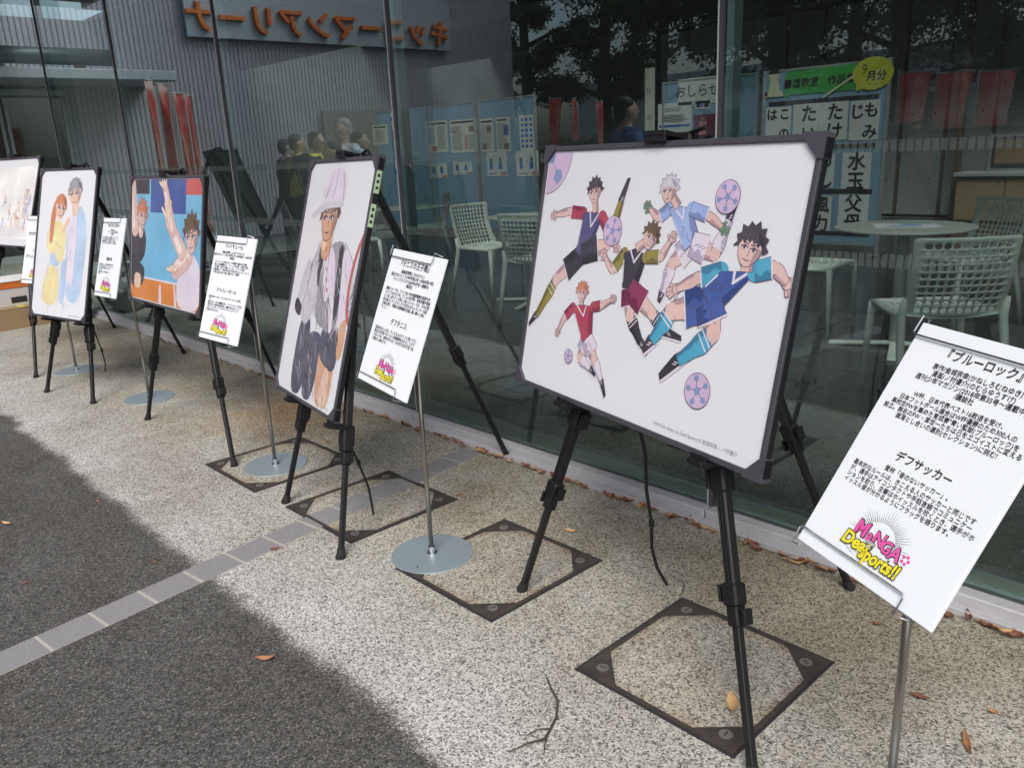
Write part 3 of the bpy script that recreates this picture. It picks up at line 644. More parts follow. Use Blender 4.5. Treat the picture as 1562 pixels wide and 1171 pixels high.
b = MB(); b.prism([(.064 * math.cos(k * math.pi / 10), .085 + .055 * math.sin(k * math.pi / 10)) for k in range(0, 11)], -.002, -.001); b.box((-.085, -.003, -.115), (.035, .001, .04)); b.build('hair', M_ink, kid)
c = aty(1281, 132, YR); pen = thing('paper_pencil', 'slanting paper pencil below the green banner', 'cut-out', (c.x, YR - .026, c.z))
b = MB(); b.box((0, 0, 0), (.38, .002, .022), M=Matrix.Rotation(-R(30), 4, 'Y')); b.build('shaft', M_skinp, pen)
b = MB(); b.box((-.185, -.002, -.107), (.05, .002, .024), M=Matrix.Identity(4)); b.build('tip', M_ink, pen)
CAL = [((1170, 165, 1206, 216), [('こ', .25, .78, .8), ('の', .25, .22, .8), ('は', -.25, .78, .8)], 'ink sheet with pinkish tint, first of the top calligraphy row'), ((1212, 160, 1249.5, 215), [('た', .1, .72, 1.1), ('い', .1, .2, 1.0)], 'ink sheet, second of the top calligraphy row'),
       ((1253, 157, 1292, 213), [('た', .05, .72, 1.1), ('け', .05, .22, 1.1)], 'ink sheet, third of the top calligraphy row'), ((1299, 155, 1340, 213), [('も', .22, .74, .95), ('み', .2, .2, .95), ('じ', -.26, .72, .95)], 'ink sheet at the right end of the top calligraphy row'),
       ((1243, 233, 1272, 286), [('う', .1, .74, 1.1), ('し', .1, .2, 1.1)], 'ink sheet cut by the poster clip in the middle calligraphy row'), ((1287, 233, 1327, 288), [('水', 0, .74, 1.15), ('玉', 0, .2, 1.15)], 'two-character ink sheet at the right of the middle calligraphy row'),
       ((1232, 299, 1267, 352), [('風', .1, .74, 1.1), ('力', .1, .2, 1.1)], 'ink sheet cut by the poster edge in the bottom calligraphy row'), ((1281, 297, 1323, 352), [('父', 0, .74, 1.15), ('母', 0, .2, 1.15)], 'two-character ink sheet at the right of the bottom calligraphy row')]
for k, (q_, chs, lb) in enumerate(CAL):
    t, w, h = sheet(*q_, YR, lb, M_paper, 'calligraphy_sheet', 'calligraphy', 'calligraphy sheets')
    b = MB()
    for ch, u, v, s in chs: lettering(b, ch, .165 * s, u * w, (v - .5) * h - .055 * s, y=-.0022, bold=.03)
    b.build('brush_strokes', M_ink, t)
for z_, lb in ((150, 'dark strip above the top calligraphy row'), (223, 'dark strip between the top and middle calligraphy rows'), (292, 'dark strip between the middle and bottom calligraphy rows'), (357, 'dark strip below the bottom calligraphy row')):
    c = aty(1300, z_, YR); b = MB(); b.box((0, 0, 0), (1.2, .002, .045)); o = b.build('hanging_strip', M_gask); o.location = (-4.29, YR - .0142, c.z); tag(o, lb, 'strip', 'dark hanging strips')
# cabinet and framed notice by the concrete wall
a, c = aty(1468, 268, 12.4), aty(1562, 268, 12.4)
cab = thing('timber_cabinet', 'pale timber cabinet with two doors and grey counter by the concrete wall', 'cabinet', (a.x + .9, 12.45, 0))
M_plyw = mat('pale_plywood', (.42, .30, .19), .55, noise=(4, .4, (.35, .24, .14)))
b = MB(); b.box((0, 0, .32), (1.8, .5, .60)); b.build('carcass', M_plyw, cab)
for k in range(3): b = MB(); b.box((-.6 + k * .6, -.26, .32), (.575, .02, .54), bev=.003); dd_ = b.build('door', M_plyw, cab); b = MB(); b.tube([(-.6 + k * .6 + .22, -.275, .54), (-.6 + k * .6 + .22, -.27, .54)], .012, 10); b.build('knob', M_gask, dd_)
b = MB(); b.box((0, -.02, .645), (1.86, .58, .05), bev=.004); b.build('counter', M_alu, cab)
fr_ = thing('framed_notice', 'framed photo notice standing on the cabinet counter', 'picture', (a.x + .75, 12.4, .672))
b = MB(); b.box((0, 0, .24), (.9, .03, .48), bev=.004); b.build('frame', M_bframe, fr_)
b = MB(); b.box((0, -.017, .24), (.82, .004, .40)); b.build('mount', M_dark, fr_)
b = MB(); b.box((-.16, -.021, .25), (.42, .003, .30)); b.build('photo', M_brownp, fr_)
b = MB(); b.box((.24, -.021, .16), (.30, .003, .16)); b.build('caption_card', M_paper, fr_)
post = thing('timber_post', 'brown timber post at the corner of the concrete wall', 'post', (a.x - .08, 12.4, 0)); b = MB(); b.box((0, 0, 1.6), (.08, .08, 3.1), bev=.004); b.build('shaft', M_wood, post); b = MB(); b.box((0, 0, .03), (.12, .12, .04)); b.build('base', M_gask, post)

# ------------------------------------------------------------------ framed posters on easels
M_blk = mat('black_plastic', (.009, .009, .011), .5, spec=.3)
M_frm = mat('charcoal_frame', (.060, .058, .072), .42)
M_tubeblk = mat('black_anodised', (.010, .010, .012), .38, 0, spec=.4)
M_rub = mat('rubber', (.012, .012, .012), .8)
def print_mat(name, col, n=None):
    return mat(name, col, .34, 0, noise=n, coat=.35)
M_pbase = print_mat('poster_paper', (.735, .75, .79))
M_pl = print_mat('print_outline', (.10, .08, .13))
def pm_(n, c, k=.35, s=9): return print_mat('print_' + n, c, (s, k, tuple(min(1, x * 1.5 + .05) for x in c)))
PC = dict(pinkball=pm_('lilac', (.56, .42, .60), .25), patch=pm_('patch_blue', (.20, .27, .48)), skin=pm_('skin', (.66, .45, .42), .25), skin2=pm_('tan', (.58, .34, .22), .25), hair=pm_('hair', (.055, .05, .06)), indigo=pm_('indigo', (.085, .075, .20)), black=pm_('black', (.035, .032, .045)),
          red=pm_('red', (.38, .05, .09)), crimson=pm_('crimson', (.24, .03, .09)), lblue=pm_('light_blue', (.30, .40, .68)), white=pm_('white', (.68, .62, .72), .2), olive=pm_('olive', (.25, .21, .05)), royal=pm_('royal', (.045, .09, .30)), cyan=pm_('cyan', (.07, .33, .50)), green=pm_('green', (.14, .27, .17)),
          sky=pm_('sky', (.16, .43, .66), .35, 4), orange=pm_('orange', (.62, .22, .05), .3, 4), peach=pm_('peach', (.70, .48, .38), .3), yellow=pm_('butter', (.72, .62, .33), .35, 5), pblue=pm_('pale_blue', (.38, .50, .70), .5, 5), grey=pm_('grey', (.28, .28, .31), .5, 5), lgrey=pm_('light_grey', (.52, .51, .56), .35, 5), denim=pm_('denim', (.075, .075, .11), .4, 14), brown=pm_('brown_hair', (.12, .075, .045)), auburn=pm_('auburn', (.50, .20, .11), .3), pale=pm_('pale_wash', (.73, .71, .72), .7, 5), slate=pm_('slate_hair', (.27, .27, .30), .3), wred=pm_('wash_red', (.5, .10, .09), .3))
def poster_frame(M, w, h, label, name='framed_poster'):
    t = thing(name, label, 'poster', M=M); f = .0125; dpt = .022
    b = MB()
    for dep, y0, nm, mm in ((.006, .003, 'frame', M_frm), (dpt - .006, .006 + (dpt - .006) / 2, 'side_channel', M_blk)):
        b = MB(); b.box((0, y0, f / 2), (w, dep, f), bev=.001); b.box((0, y0, h - f / 2), (w, dep, f), bev=.001)
        for s in (-1, 1): b.box((s * (w / 2 - f / 2), y0, h / 2), (f, dep, h - 2 * f), bev=.001)
        b.build(nm, mm, t)
    k = .046
    for sx in (-1, 1):
        for top in (0, 1):
            X = sx * w / 2; Z = h if top else 0; dz = -1 if top else 1
            poly = [(X + sx * .003, Z - dz * .003), (X - sx * k, Z - dz * .003), (X - sx * k, Z + dz * f * .6), (X - sx * f * .6, Z + dz * k), (X + sx * .003, Z + dz * k)]
            if (sx > 0) != (top == 1): poly.reverse()
            b = MB(); b.prism(poly, -.003, dpt + .003); c = b.build('corner_clip', M_frm, t)
            r_ = MB()
            for q_ in range(4): r_.box((X + sx * .0045, .004 + q_ * .005, Z + dz * .025), (.004, .0025, .036))
            r_.build('clip_ribs', M_blk, c)
    b = MB(); b.box((0, .012, h / 2), (w - 2 * f, .004, h - 2 * f)); b.build('backing', mat('grey_backing', (.5, .5, .52), .7), t)
    i = f - .001; b = MB(); b.flat([(-w / 2 + i, i), (w / 2 - i, i), (w / 2 - i, h - i), (-w / 2 + i, h - i)], .006); pr = b.build('print', M_pbase, t)
    return t, pr
def light_of(key):
    c = PC[key].node_tree.nodes['Principled BSDF'].inputs['Base Color'].default_value; rp = [n for n in PC[key].node_tree.nodes if n.type == 'VALTORGB']
    c = rp[0].color_ramp.elements[0].color if rp else c
    return pm_(key + '_tone', tuple(min(.85, x * 1.45 + .035) for x in c[:3]), .25)
def dark_of(key):
    rp = [n for n in PC[key].node_tree.nodes if n.type == 'VALTORGB']; c = rp[0].color_ramp.elements[0].color
    return pm_(key + '_deep', (c[0] * .60, c[1] * .58, c[2] * .66), .2)
def chaikin(pts, n=2):
    for _ in range(n):
        out = []
        for a, b_ in zip(pts, pts[1:] + pts[:1]): out += [(a[0] * .78 + b_[0] * .22, a[1] * .78 + b_[1] * .22), (a[0] * .22 + b_[0] * .78, a[1] * .22 + b_[1] * .78)]
        pts = out
    return pts
class Art:
    """flat print: layers of plain shapes a fraction of a millimetre in front of the paper"""
    def __init__(s, print_ob, w, h): s.p = print_ob; s.w = w; s.h = h; s.y = .0055; s.b = None
    def begin(s): s.b = MB(); s.ms = []; return s
    def end(s, name): s.b.build(name, s.ms, s.p); s.b = None
    def slot(s, key):
        mm = PC[key] if isinstance(key, str) else key
        if mm not in s.ms: s.ms.append(mm)
        return s.ms.index(mm)
    def poly(s, pts, key, out=True):
        i = .017
        pts = [(max(-s.w / 2 + i, min(s.w / 2 - i, x)), max(i, min(s.h - i, z))) for x, z in pts]
        if sum(pts[k][0] * pts[(k + 1) % len(pts)][1] - pts[(k + 1) % len(pts)][0] * pts[k][1] for k in range(len(pts))) < 0: pts.reverse()
        s.y -= .0000025; s.b.flat(pts, s.y, s.slot(key))
    def ell(s, c, rx, rz, key, n=26, rot=0, out=True):
        if out: s.ell(c, rx + .0016, rz + .0016, M_pl, n, rot, False)
        cr, sr = math.cos(rot), math.sin(rot)
        s.poly([(c[0] + rx * math.cos(k * 6.2832 / n) * cr - rz * math.sin(k * 6.2832 / n) * sr, c[1] + rx * math.cos(k * 6.2832 / n) * sr + rz * math.sin(k * 6.2832 / n) * cr) for k in range(n)], key)
    def limb(s, p, q_, r0, r1, key, out=True):
        if out: s.limb(p, q_, r0 + .0014, r1 + .0014, M_pl, False)
        a = math.atan2(q_[1] - p[1], q_[0] - p[0]); n = 7
        s.poly([(p[0] + r0 * math.cos(a + math.pi / 2 + math.pi * k / n), p[1] + r0 * math.sin(a + math.pi / 2 + math.pi * k / n)) for k in range(n + 1)] + [(q_[0] + r1 * math.cos(a - math.pi / 2 + math.pi * k / n), q_[1] + r1 * math.sin(a - math.pi / 2 + math.pi * k / n)) for k in range(n + 1)], key)
        if out and isinstance(key, str) and r0 > .006:     # printed tone along one side of the limb
            o_ = (-.42 * r0, .20 * r0); o2 = (-.42 * r1, .20 * r1)
            s.limb((p[0] + o_[0], p[1] + o_[1]), (q_[0] + o2[0], q_[1] + o2[1]), r0 * .46, r1 * .42, light_of(key), False)
    def ball(s, c, r, rot=0.0):
        s.begin(); s.ell(c, r, r, 'pinkball')
        pts = [(0, 0)] + [(.72 * math.cos(k * 1.2566 + rot), .72 * math.sin(k * 1.2566 + rot)) for k in range(5)]
        for j, (x, z) in enumerate(pts):
            q_ = .27 if j == 0 else .21
            P_ = [(c[0] + r * (x + q_ * math.cos(k * 1.2566 + rot + (.63 if j else 0))), c[1] + r * (z + q_ * math.sin(k * 1.2566 + rot + (.63 if j else 0)))) for k in range(5)]
            s.poly(P_, 'patch')
            if j: s.limb((c[0] + r * x * .30, c[1] + r * z * .30), (c[0] + r * x * .8, c[1] + r * z * .8), .0008, .0008, M_pl, False)
        s.end('football')
    def prof(s, p, q_, rs, key, out=True, shade=True):
        """limb with a muscle profile: rs = [(t, left, right)]; darker cel tone on its right side"""
        dx, dz = q_[0] - p[0], q_[1] - p[1]; l_ = math.hypot(dx, dz) or 1e-6; ux, uz = dx / l_, dz / l_; nx, nz = -uz, ux
        fine = []
        for (t0, l0, r0), (t1, l1, r1) in zip(rs[:-1], rs[1:]):
            for k_ in range(4): e_ = k_ / 4; w_ = e_ * e_ * (3 - 2 * e_); fine.append((t0 + (t1 - t0) * e_, l0 + (l1 - l0) * w_, r0 + (r1 - r0) * w_))
        rs = fine + [rs[-1]]
        def outline(e, lo=-1.0):
            a = [(p[0] + dx * t_ - ux * (e if t_ == 0 else 0) + ux * (e if t_ == 1 else 0) + nx * (l + e), p[1] + dz * t_ - uz * (e if t_ == 0 else 0) + uz * (e if t_ == 1 else 0) + nz * (l + e)) for t_, l, r in rs]
            b_ = [(p[0] + dx * t_ - ux * (e if t_ == 0 else 0) + ux * (e if t_ == 1 else 0) - nx * (r + e), p[1] + dz * t_ - uz * (e if t_ == 0 else 0) + uz * (e if t_ == 1 else 0) - nz * (r + e)) for t_, l, r in rs]
            return a + b_[::-1]
        if out: s.poly(outline(.0013), M_pl)
        s.poly(outline(0), key)
        if shade and isinstance(key, str):
            a = [(p[0] + dx * t_ - nx * r * (.30 + .22 * math.sin(9 * t_ + 17 * r / .02)), p[1] + dz * t_ - nz * r * (.30 + .22 * math.sin(9 * t_ + 17 * r / .02))) for t_, l, r in rs]
            b_ = [(p[0] + dx * t_ - nx * r, p[1] + dz * t_ - nz * r) for t_, l, r in rs]; s.poly(a + b_[::-1], dark_of(key))
    def stroke(s, pts, wd, key=None):
        for p, q_ in zip(pts[:-1], pts[1:]): s.limb(p, q_, wd, wd * .7, key or M_pl, False)
    def hand(s, c, ang, k, key='skin'):
        for a_, l_ in ((-.75, .75), (-.25, 1.0), (.08, 1.05), (.4, .95), (1.15, .7)):
            e = (c[0] + math.cos(ang + a_) * k * .85 * l_, c[1] + math.sin(ang + a_) * k * .85 * l_); s.limb(c, e, .15 * k, .10 * k, key)
        s.ell(c, .38 * k, .32 * k, key, 12, ang)
    def face(s, c, k, tilt, hair, look=0.0, skin='skin', fur=1.0, seed=1, soft_=False):
        """plain drawn head: rounded skull, pointed chin, simple eyes, tufted hair"""
        ct, st = math.cos(tilt), math.sin(tilt); T_ = lambda x, z: (c[0] + (x * ct - z * st) * k, c[1] + (x * st + z * ct) * k); rd = random.Random(seed)
        hd = [(.80 * math.cos(a * .2618), .85 * math.sin(a * .2618) + .12) for a in range(0, 13)] + [(-.80, -.15), (-.66, -.52), (-.30 + .1 * look, -.90), (0 + .15 * look, -1.0), (.30 + .1 * look, -.90), (.66, -.52), (.80, -.15)]
        if not soft_: s.poly([T_(x * 1.05, z * 1.05) for x, z in hd], M_pl)
        s.poly([T_(*p) for p in hd], skin)
        s.poly([T_(.80, .1), T_(.80, -.15), T_(.66, -.52), T_(.30, -.88), T_(.38 + .1 * look, -.3), T_(.5, .1)], dark_of(skin))
        lw = .045 * k
        for sx in (-1, 1):
            x = .34 * sx + .22 * look
            s.poly([T_(x - .20, -.06), T_(x, .06), T_(x + .20, -.04), T_(x + .12, -.14), T_(x - .12, -.15)], 'white'); s.poly([T_(x - .09 + .06 * look, .03), T_(x + .09 + .06 * look, .03), T_(x + .07 + .06 * look, -.15), T_(x - .07 + .06 * look, -.15)], 'black')
            s.stroke([T_(x - .24, -.05), T_(x, .08), T_(x + .24, -.03)], lw); s.stroke([T_(x - .24, .20 - .05 * sx), T_(x + .22, .20 + .05 * sx)], lw * .9)
        s.stroke([T_(.10 * look, -.18), T_(.06 + .2 * look, -.40), T_(.0 + .12 * look, -.43)], lw * .6); s.stroke([T_(-.20 + .15 * look, -.63), T_(.02 + .15 * look, -.67), T_(.22 + .15 * look, -.62)], lw * .8)
        n = 15; top = []
        for a in range(n + 1):
            th = math.pi * (1.08 - 1.16 * a / n); rr = (1.0 if a % 2 else 1.0 + .30 * fur * rd.uniform(.7, 1.2)); top.append((rr * .95 * math.cos(th), rr * 1.0 * math.sin(th) + .12))
        fr_ = []
        for a in range(11): u = 1 - a / 10; fr_.append(((u - .5) * 1.62, .42 + (.0 if a % 2 else -.30 * rd.uniform(.6, 1.2)) - .25 * abs(u - .5)))
        if not soft_: s.poly([T_(x * 1.05, z * 1.04 + .01) for x, z in top] + [T_(*p) for p in fr_], M_pl)
        s.poly([T_(*p) for p in top] + [T_(*p) for p in fr_], hair)
        s.poly([T_(.2, .95), T_(.85, .55), T_(.92, .05), T_(.70, .25), T_(.5, .42), T_(.35, .62)], dark_of(hair))
        for a in range(4): x = -.6 + .3 * a; s.stroke([T_(x, .85 - .4 * abs(x)), T_(x - .08, .45)], lw * .5, light_of(hair))
    def player(s, J, sc, shirt, shorts, socks, sleeve=None, glove=None, hair='hair', tilt=0.0, look=0.0, name='player_figure', seed=1):
        """generic drawn player; J = joints in sheet coordinates, sc = head radius"""
        s.begin(); k = sc; g_ = lambda n: J[n]; sleeve = sleeve or shirt
        def lp(a, b_, u): return tuple(x + (y - x) * u for x, y in zip(a, b_))
        def ang(a, b_): return math.atan2(b_[1] - a[1], b_[0] - a[0])
        def leg(e):
            h_, kn, an, to = g_('hip'), g_('knee' + e), g_('ank' + e), g_('toe' + e)
            s.prof(h_, kn, [(0, .9 * k, .9 * k), (.35, .92 * k, .88 * k), (.8, .62 * k, .6 * k), (1, .56 * k, .54 * k)], 'skin')
            a_ = ang(an, to); L_ = max(.9 * k, math.hypot(to[0] - an[0], to[1] - an[1])); B_ = lambda x, z: (an[0] + math.cos(a_) * x - math.sin(a_) * z, an[1] + math.sin(a_) * x + math.cos(a_) * z)
            sg = -1 if math.cos(a_) >= 0 else 1
            s.poly([B_(-.45 * k, .4 * k * -sg), B_(.1 * k, .5 * k * -sg), B_(L_, .22 * k * -sg), B_(L_ * 1.08, .3 * k * sg), B_(-.5 * k, .42 * k * sg)], 'black'); s.poly([B_(-.5 * k, .34 * k * sg), B_(L_ * 1.1, .22 * k * sg), B_(L_ * 1.05, .40 * k * sg), B_(-.5 * k, .52 * k * sg)], 'white')
            s.stroke([B_(.1 * k, .1 * k), B_(.3 * k, -.12 * k)], .04 * k, 'white'); s.stroke([B_(.3 * k, .1 * k), B_(.5 * k, -.1 * k)], .04 * k, 'white')
            s.prof(kn, an, [(0, .52 * k, .54 * k), (.3, .66 * k, .60 * k), (.65, .46 * k, .42 * k), (1, .34 * k, .33 * k)], 'skin'); m_ = lp(kn, an, .14)
            s.prof(m_, an, [(0, .60 * k, .58 * k), (.22, .70 * k, .62 * k), (.6, .48 * k, .44 * k), (1, .38 * k, .36 * k)], socks)
            s.ell(kn, .54 * k, .54 * k, 'skin', 16, 0, False)
            for u_ in (.20, .32): p_ = lp(kn, an, u_); t_ = ang(kn, an) + math.pi / 2; s.stroke([(p_[0] + math.cos(t_) * .6 * k, p_[1] + math.sin(t_) * .6 * k), (p_[0] - math.cos(t_) * .56 * k, p_[1] - math.sin(t_) * .56 * k)], .055 * k, 'white')
            q_ = lp(h_, kn, .62); s.prof(h_, q_, [(0, 1.0 * k, 1.0 * k), (.6, 1.12 * k, 1.08 * k), (1, 1.22 * k, 1.12 * k)], shorts)
            for u_ in (.25, .5, .75): p_ = lp(h_, q_, u_); t_ = ang(h_, q_); s.stroke([(p_[0], p_[1]), (p_[0] + math.cos(t_ + .5) * .6 * k, p_[1] + math.sin(t_ + .5) * .6 * k)], .03 * k)
            t_ = ang(h_, q_) + math.pi / 2; s.stroke([(q_[0] + math.cos(t_) * 1.2 * k, q_[1] + math.sin(t_) * 1.2 * k), (q_[0] - math.cos(t_) * 1.1 * k, q_[1] - math.sin(t_) * 1.1 * k)], .06 * k, 'white')
        def arm(e):
            sh, el, ha = g_('sh' + e), g_('elb' + e), g_('hand' + e)
            s.hand(ha, ang(el, ha), k * .95, glove or 'skin')
            s.prof(el, ha, [(0, .34 * k, .36 * k), (.3, .40 * k, .36 * k), (1, .22 * k, .22 * k)], 'skin'); s.prof(sh, el, [(0, .50 * k, .50 * k), (.4, .46 * k, .44 * k), (1, .36 * k, .36 * k)], 'skin')
            s.ell(el, .35 * k, .35 * k, 'skin', 14, 0, False); s.ell(sh, .57 * k, .57 * k, sleeve, 16, 0, False)
            q_ = lp(sh, el, .85); s.prof(sh, q_, [(0, .56 * k, .56 * k), (.5, .58 * k, .56 * k), (1, .62 * k, .55 * k)], sleeve); t_ = ang(sh, q_) + math.pi / 2
            s.stroke([(q_[0] + math.cos(t_) * .6 * k, q_[1] + math.sin(t_) * .6 * k), (q_[0] - math.cos(t_) * .54 * k, q_[1] - math.sin(t_) * .54 * k)], .06 * k, 'white')
        leg('A'); arm('A')
        ch, hp, sa, sb_ = g_('chest'), g_('hip'), g_('shA'), g_('shB'); t_ = ang(ch, hp); nx, nz = -math.sin(t_), math.cos(t_); 
        wl = (hp[0] + nx * .95 * k, hp[1] + nz * .95 * k); wr = (hp[0] - nx * .95 * k, hp[1] - nz * .95 * k)
        if (sa[0] - ch[0]) * nx + (sa[1] - ch[1]) * nz < 0: wl, wr = wr, wl
        up = (ch[0] - math.cos(t_) * .75 * k, ch[1] - math.sin(t_) * .75 * k)
        tor = [up, lp(up, sa, .7), (sa[0], sa[1]), lp(sa, wl, .5), wl, lp(wl, wr, .5), wr, lp(wr, sb_, .5), (sb_[0], sb_[1]), lp(up, sb_, .7)]
        cx_ = sum(p[0] for p in tor) / len(tor); cz_ = sum(p[1] for p in tor) / len(tor); s.poly([(cx_ + (x - cx_) * 1.06, cz_ + (z - cz_) * 1.05) for x, z in tor], M_pl); s.poly(list(tor), shirt)
        s.poly([lp(up, sb_, .75), sb_, lp(wr, sb_, .5), wr, lp(wr, wl, .3), lp(lp(wr, wl, .3), lp(up, sb_, .4), .4), lp(lp(wr, wl, .25), lp(up, sb_, .6), .7)], dark_of(shirt))
        s.stroke([lp(up, sa, .45), lp(up, hp, .34), lp(up, sb_, .45)], .10 * k, 'white'); s.stroke([lp(sa, wl, .2), lp(sa, wl, .85)], .06 * k, 'white')
        rd = random.Random(seed)
        for _ in range(5): p_ = lp(lp(sa, sb_, rd.uniform(.2, .8)), lp(wl, wr, rd.uniform(.2, .8)), rd.uniform(.35, .9)); a_ = t_ + rd.uniform(-.7, .7); s.stroke([p_, (p_[0] + math.cos(a_) * .5 * k, p_[1] + math.sin(a_) * .5 * k)], .03 * k)
        leg('B'); arm('B'); s.prof(up, g_('head'), [(0, .40 * k, .40 * k), (1, .34 * k, .34 * k)], 'skin'); s.face(g_('head'), k * 1.05, tilt, hair, look, seed=seed)
        s.end(name)

POSTERS = {
    5: ((-1.2195, 1.4607, .611, -.231, .203, .002), .938, .663), 4: ((-2.607, 1.366, .410, -.18, .294, .012), .617, .883),
    3: ((-3.966, 1.417, .606, .001, .183, 0), .870, .616), 2: ((-5.184, 1.254, .438, .216, .276, -.006), .609, .861), 1: ((-6.479, 1.3185, .7785, .148, .328, 0), .855, .605)}
def on_plane(M, px, py):                 # pixel -> poster sheet coordinates
    o = M.translation; n = M.col[1].xyz; d = ray(px, py); t_ = (o - Vector((0, 0, HC))).dot(n) / d.dot(n); q_ = Vector((0, 0, HC)) + d * t_ - o
    return (q_.dot(M.col[0].xyz), q_.dot(M.col[2].xyz))
PM = {k: frame_matrix(*v[0]) for k, v in POSTERS.items()}
# football poster: balls and faceless players in the colours of the print
pv, pw, ph = POSTERS[5]; t5, pr = poster_frame(PM[5], pw, ph, 'large landscape framed poster of footballers on white, nearest the camera')
A5 = Art(pr, pw, ph); u5 = lambda x, y: on_plane(PM[5], x, y)
c_ = u5(838, 236); A5.ball(c_, .105, .4)
def joints(f, d): return {k: f(*v) for k, v in d.items()}
A5.player(joints(u5, dict(head=(905, 292), chest=(902, 335), hip=(884, 388), shA=(888, 325), shB=(916, 330), elbA=(866, 322), handA=(846, 327), elbB=(925, 352), handB=(935, 372), kneeA=(846, 425), ankA=(816, 480), toeA=(804, 494), kneeB=(925, 372), ankB=(945, 308), toeB=(957, 272))), .028, 'indigo', 'black', 'olive', 'red', tilt=.15, look=-.5, seed=3)
A5.player(joints(u5, dict(head=(1018, 290), chest=(1036, 326), hip=(1052, 372), shA=(1018, 318), shB=(1052, 318), elbA=(1002, 332), handA=(989, 318), elbB=(1080, 330), handB=(1098, 346), kneeA=(1022, 402), ankA=(1008, 446), toeA=(1003, 458), kneeB=(1088, 388), ankB=(1110, 336), toeB=(1121, 308))), .027, 'lblue', 'white', 'white', glove='green', hair='lgrey', tilt=.1, look=-.6, seed=4)
A5.ball(u5(932, 352), .036, .2)
A5.player(joints(u5, dict(head=(990, 362), chest=(966, 392), hip=(957, 440), shA=(950, 386), shB=(984, 392), elbA=(932, 412), handA=(921, 392), elbB=(1006, 392), handB=(1020, 368), kneeA=(958, 482), ankA=(974, 522), toeA=(984, 540), kneeB=(992, 478), ankB=(1014, 508), toeB=(1036, 516))), .027, 'black', 'crimson', 'black', 'olive', hair='brown', tilt=-.35, look=.4, seed=5)
A5.player(joints(u5, dict(head=(886, 446), chest=(886, 474), hip=(893, 516), shA=(872, 468), shB=(902, 468), elbA=(858, 484), handA=(850, 502), elbB=(916, 466), handB=(930, 458), kneeA=(882, 546), ankA=(897, 562), toeA=(905, 572), kneeB=(904, 548), ankB=(914, 580), toeB=(920, 604))), .0225, 'red', 'white', 'white', hair='auburn', tilt=.05, look=-.2, seed=6)
A5.player(joints(u5, dict(head=(1142, 378), chest=(1122, 426), hip=(1078, 462), shA=(1098, 414), shB=(1150, 414), elbA=(1062, 424), handA=(1030, 440), elbB=(1180, 408), handB=(1198, 432), kneeA=(1022, 474), ankA=(992, 520), toeA=(978, 534), kneeB=(1086, 508), ankB=(1032, 550), toeB=(1004, 574))), .037, 'royal', 'royal', 'cyan', 'cyan', hair='hair', tilt=-.2, look=-.2, seed=7)
A5.ball(u5(1108, 300), .034, .9); A5.ball(u5(865, 543), .018, .3); A5.ball(u5(1061, 596), .038, .6)
b = MB(); lettering(b, 'MANGA cheer on Deaf Sports © 金城宗幸・ノ村優介', .0115, pw / 2 - .072, .028, y=.0052, align='RIGHT'); b.build('caption', M_gink, pr)

# tennis poster: a plain figure in a white and grey jacket with a racket
pv, pw, ph = POSTERS[4]; t4, pr = poster_frame(PM[4], pw, ph, 'tall framed poster of a tennis player in white and grey, middle of the row')
A4 = Art(pr, pw, ph); q4 = lambda x, z: ((x - .5) * pw, z * ph); A4.begin()
P4 = lambda pts, key: A4.poly(chaikin([q4(*p) for p in pts]), key)
P4([(.44, .02), (.62, .02), (.66, .30), (.40, .30)], 'denim'); P4([(.64, .02), (.88, .02), (.86, .26), (.62, .30)], 'skin2'); P4([(.62, .20), (.90, .16), (.86, .34), (.60, .34)], 'denim')
P4([(.70, .02), (.84, .02), (.82, .17), (.74, .19)], 'peach'); P4([(.24, .02), (.44, .02), (.46, .24), (.40, .36), (.24, .34)], 'denim')
P4([(.22, .34), (.34, .30), (.46, .40), (.52, .62), (.40, .68), (.26, .56), (.20, .44)], 'lgrey'); P4([(.44, .34), (.80, .30), (.84, .56), (.74, .68), (.52, .66), (.44, .5)], 'grey'); P4([(.46, .62), (.40, .68), (.36, .60), (.44, .44)], 'black'); P4([(.66, .66), (.74, .66), (.80, .42), (.74, .34)], 'black')
P4([(.56, .60), (.62, .64), (.76, .32), (.70, .31)], 'white'); P4([(.46, .62), (.60, .66), (.64, .44), (.54, .42)], 'white'); P4([(.12, .38), (.24, .34), (.28, .52), (.22, .60), (.16, .50)], 'lgrey'); P4([(.10, .36), (.22, .33), (.24, .38), (.12, .42)], 'black')
P4([(.72, .66), (.90, .60), (.93, .38), (.82, .34), (.78, .48)], 'white'); P4([(.84, .36), (.94, .40), (.95, .24), (.87, .22)], 'skin2')
A4.limb(q4(.46, .64), q4(.46, .74), .045, .045, 'skin2'); A4.face(q4(.44, .765), .088, .06, 'brown', -.5, 'skin2', .6, 8)
P4([(.27, .80), (.60, .82), (.63, .86), (.61, .92), (.54, .955), (.44, .965), (.34, .945), (.28, .90), (.26, .84)], 'white'); P4([(.14, .765), (.20, .79), (.34, .825), (.62, .83), (.62, .805), (.40, .80), (.26, .77), (.17, .75)], 'lgrey')
for k in range(5): P4([(.44 + .03 * k, .64 - .04 * k), (.47 + .03 * k, .645 - .04 * k), (.48 + .03 * k, .62 - .04 * k)], 'wred')
rd = random.Random(21)
for _ in range(150):
    x, z = rd.uniform(.24, .84), rd.uniform(.04, .62); a_ = rd.gauss(-1.2, .35); l_ = rd.uniform(.02, .07); dk = z < .32
    A4.limb(q4(x, z), (q4(x, z)[0] + math.cos(a_) * l_, q4(x, z)[1] + math.sin(a_) * l_), rd.uniform(.0008, .003), .0006, rd.choice(['lgrey', 'grey', 'black'] if dk else ['white', 'grey', 'lgrey', 'black']), False)
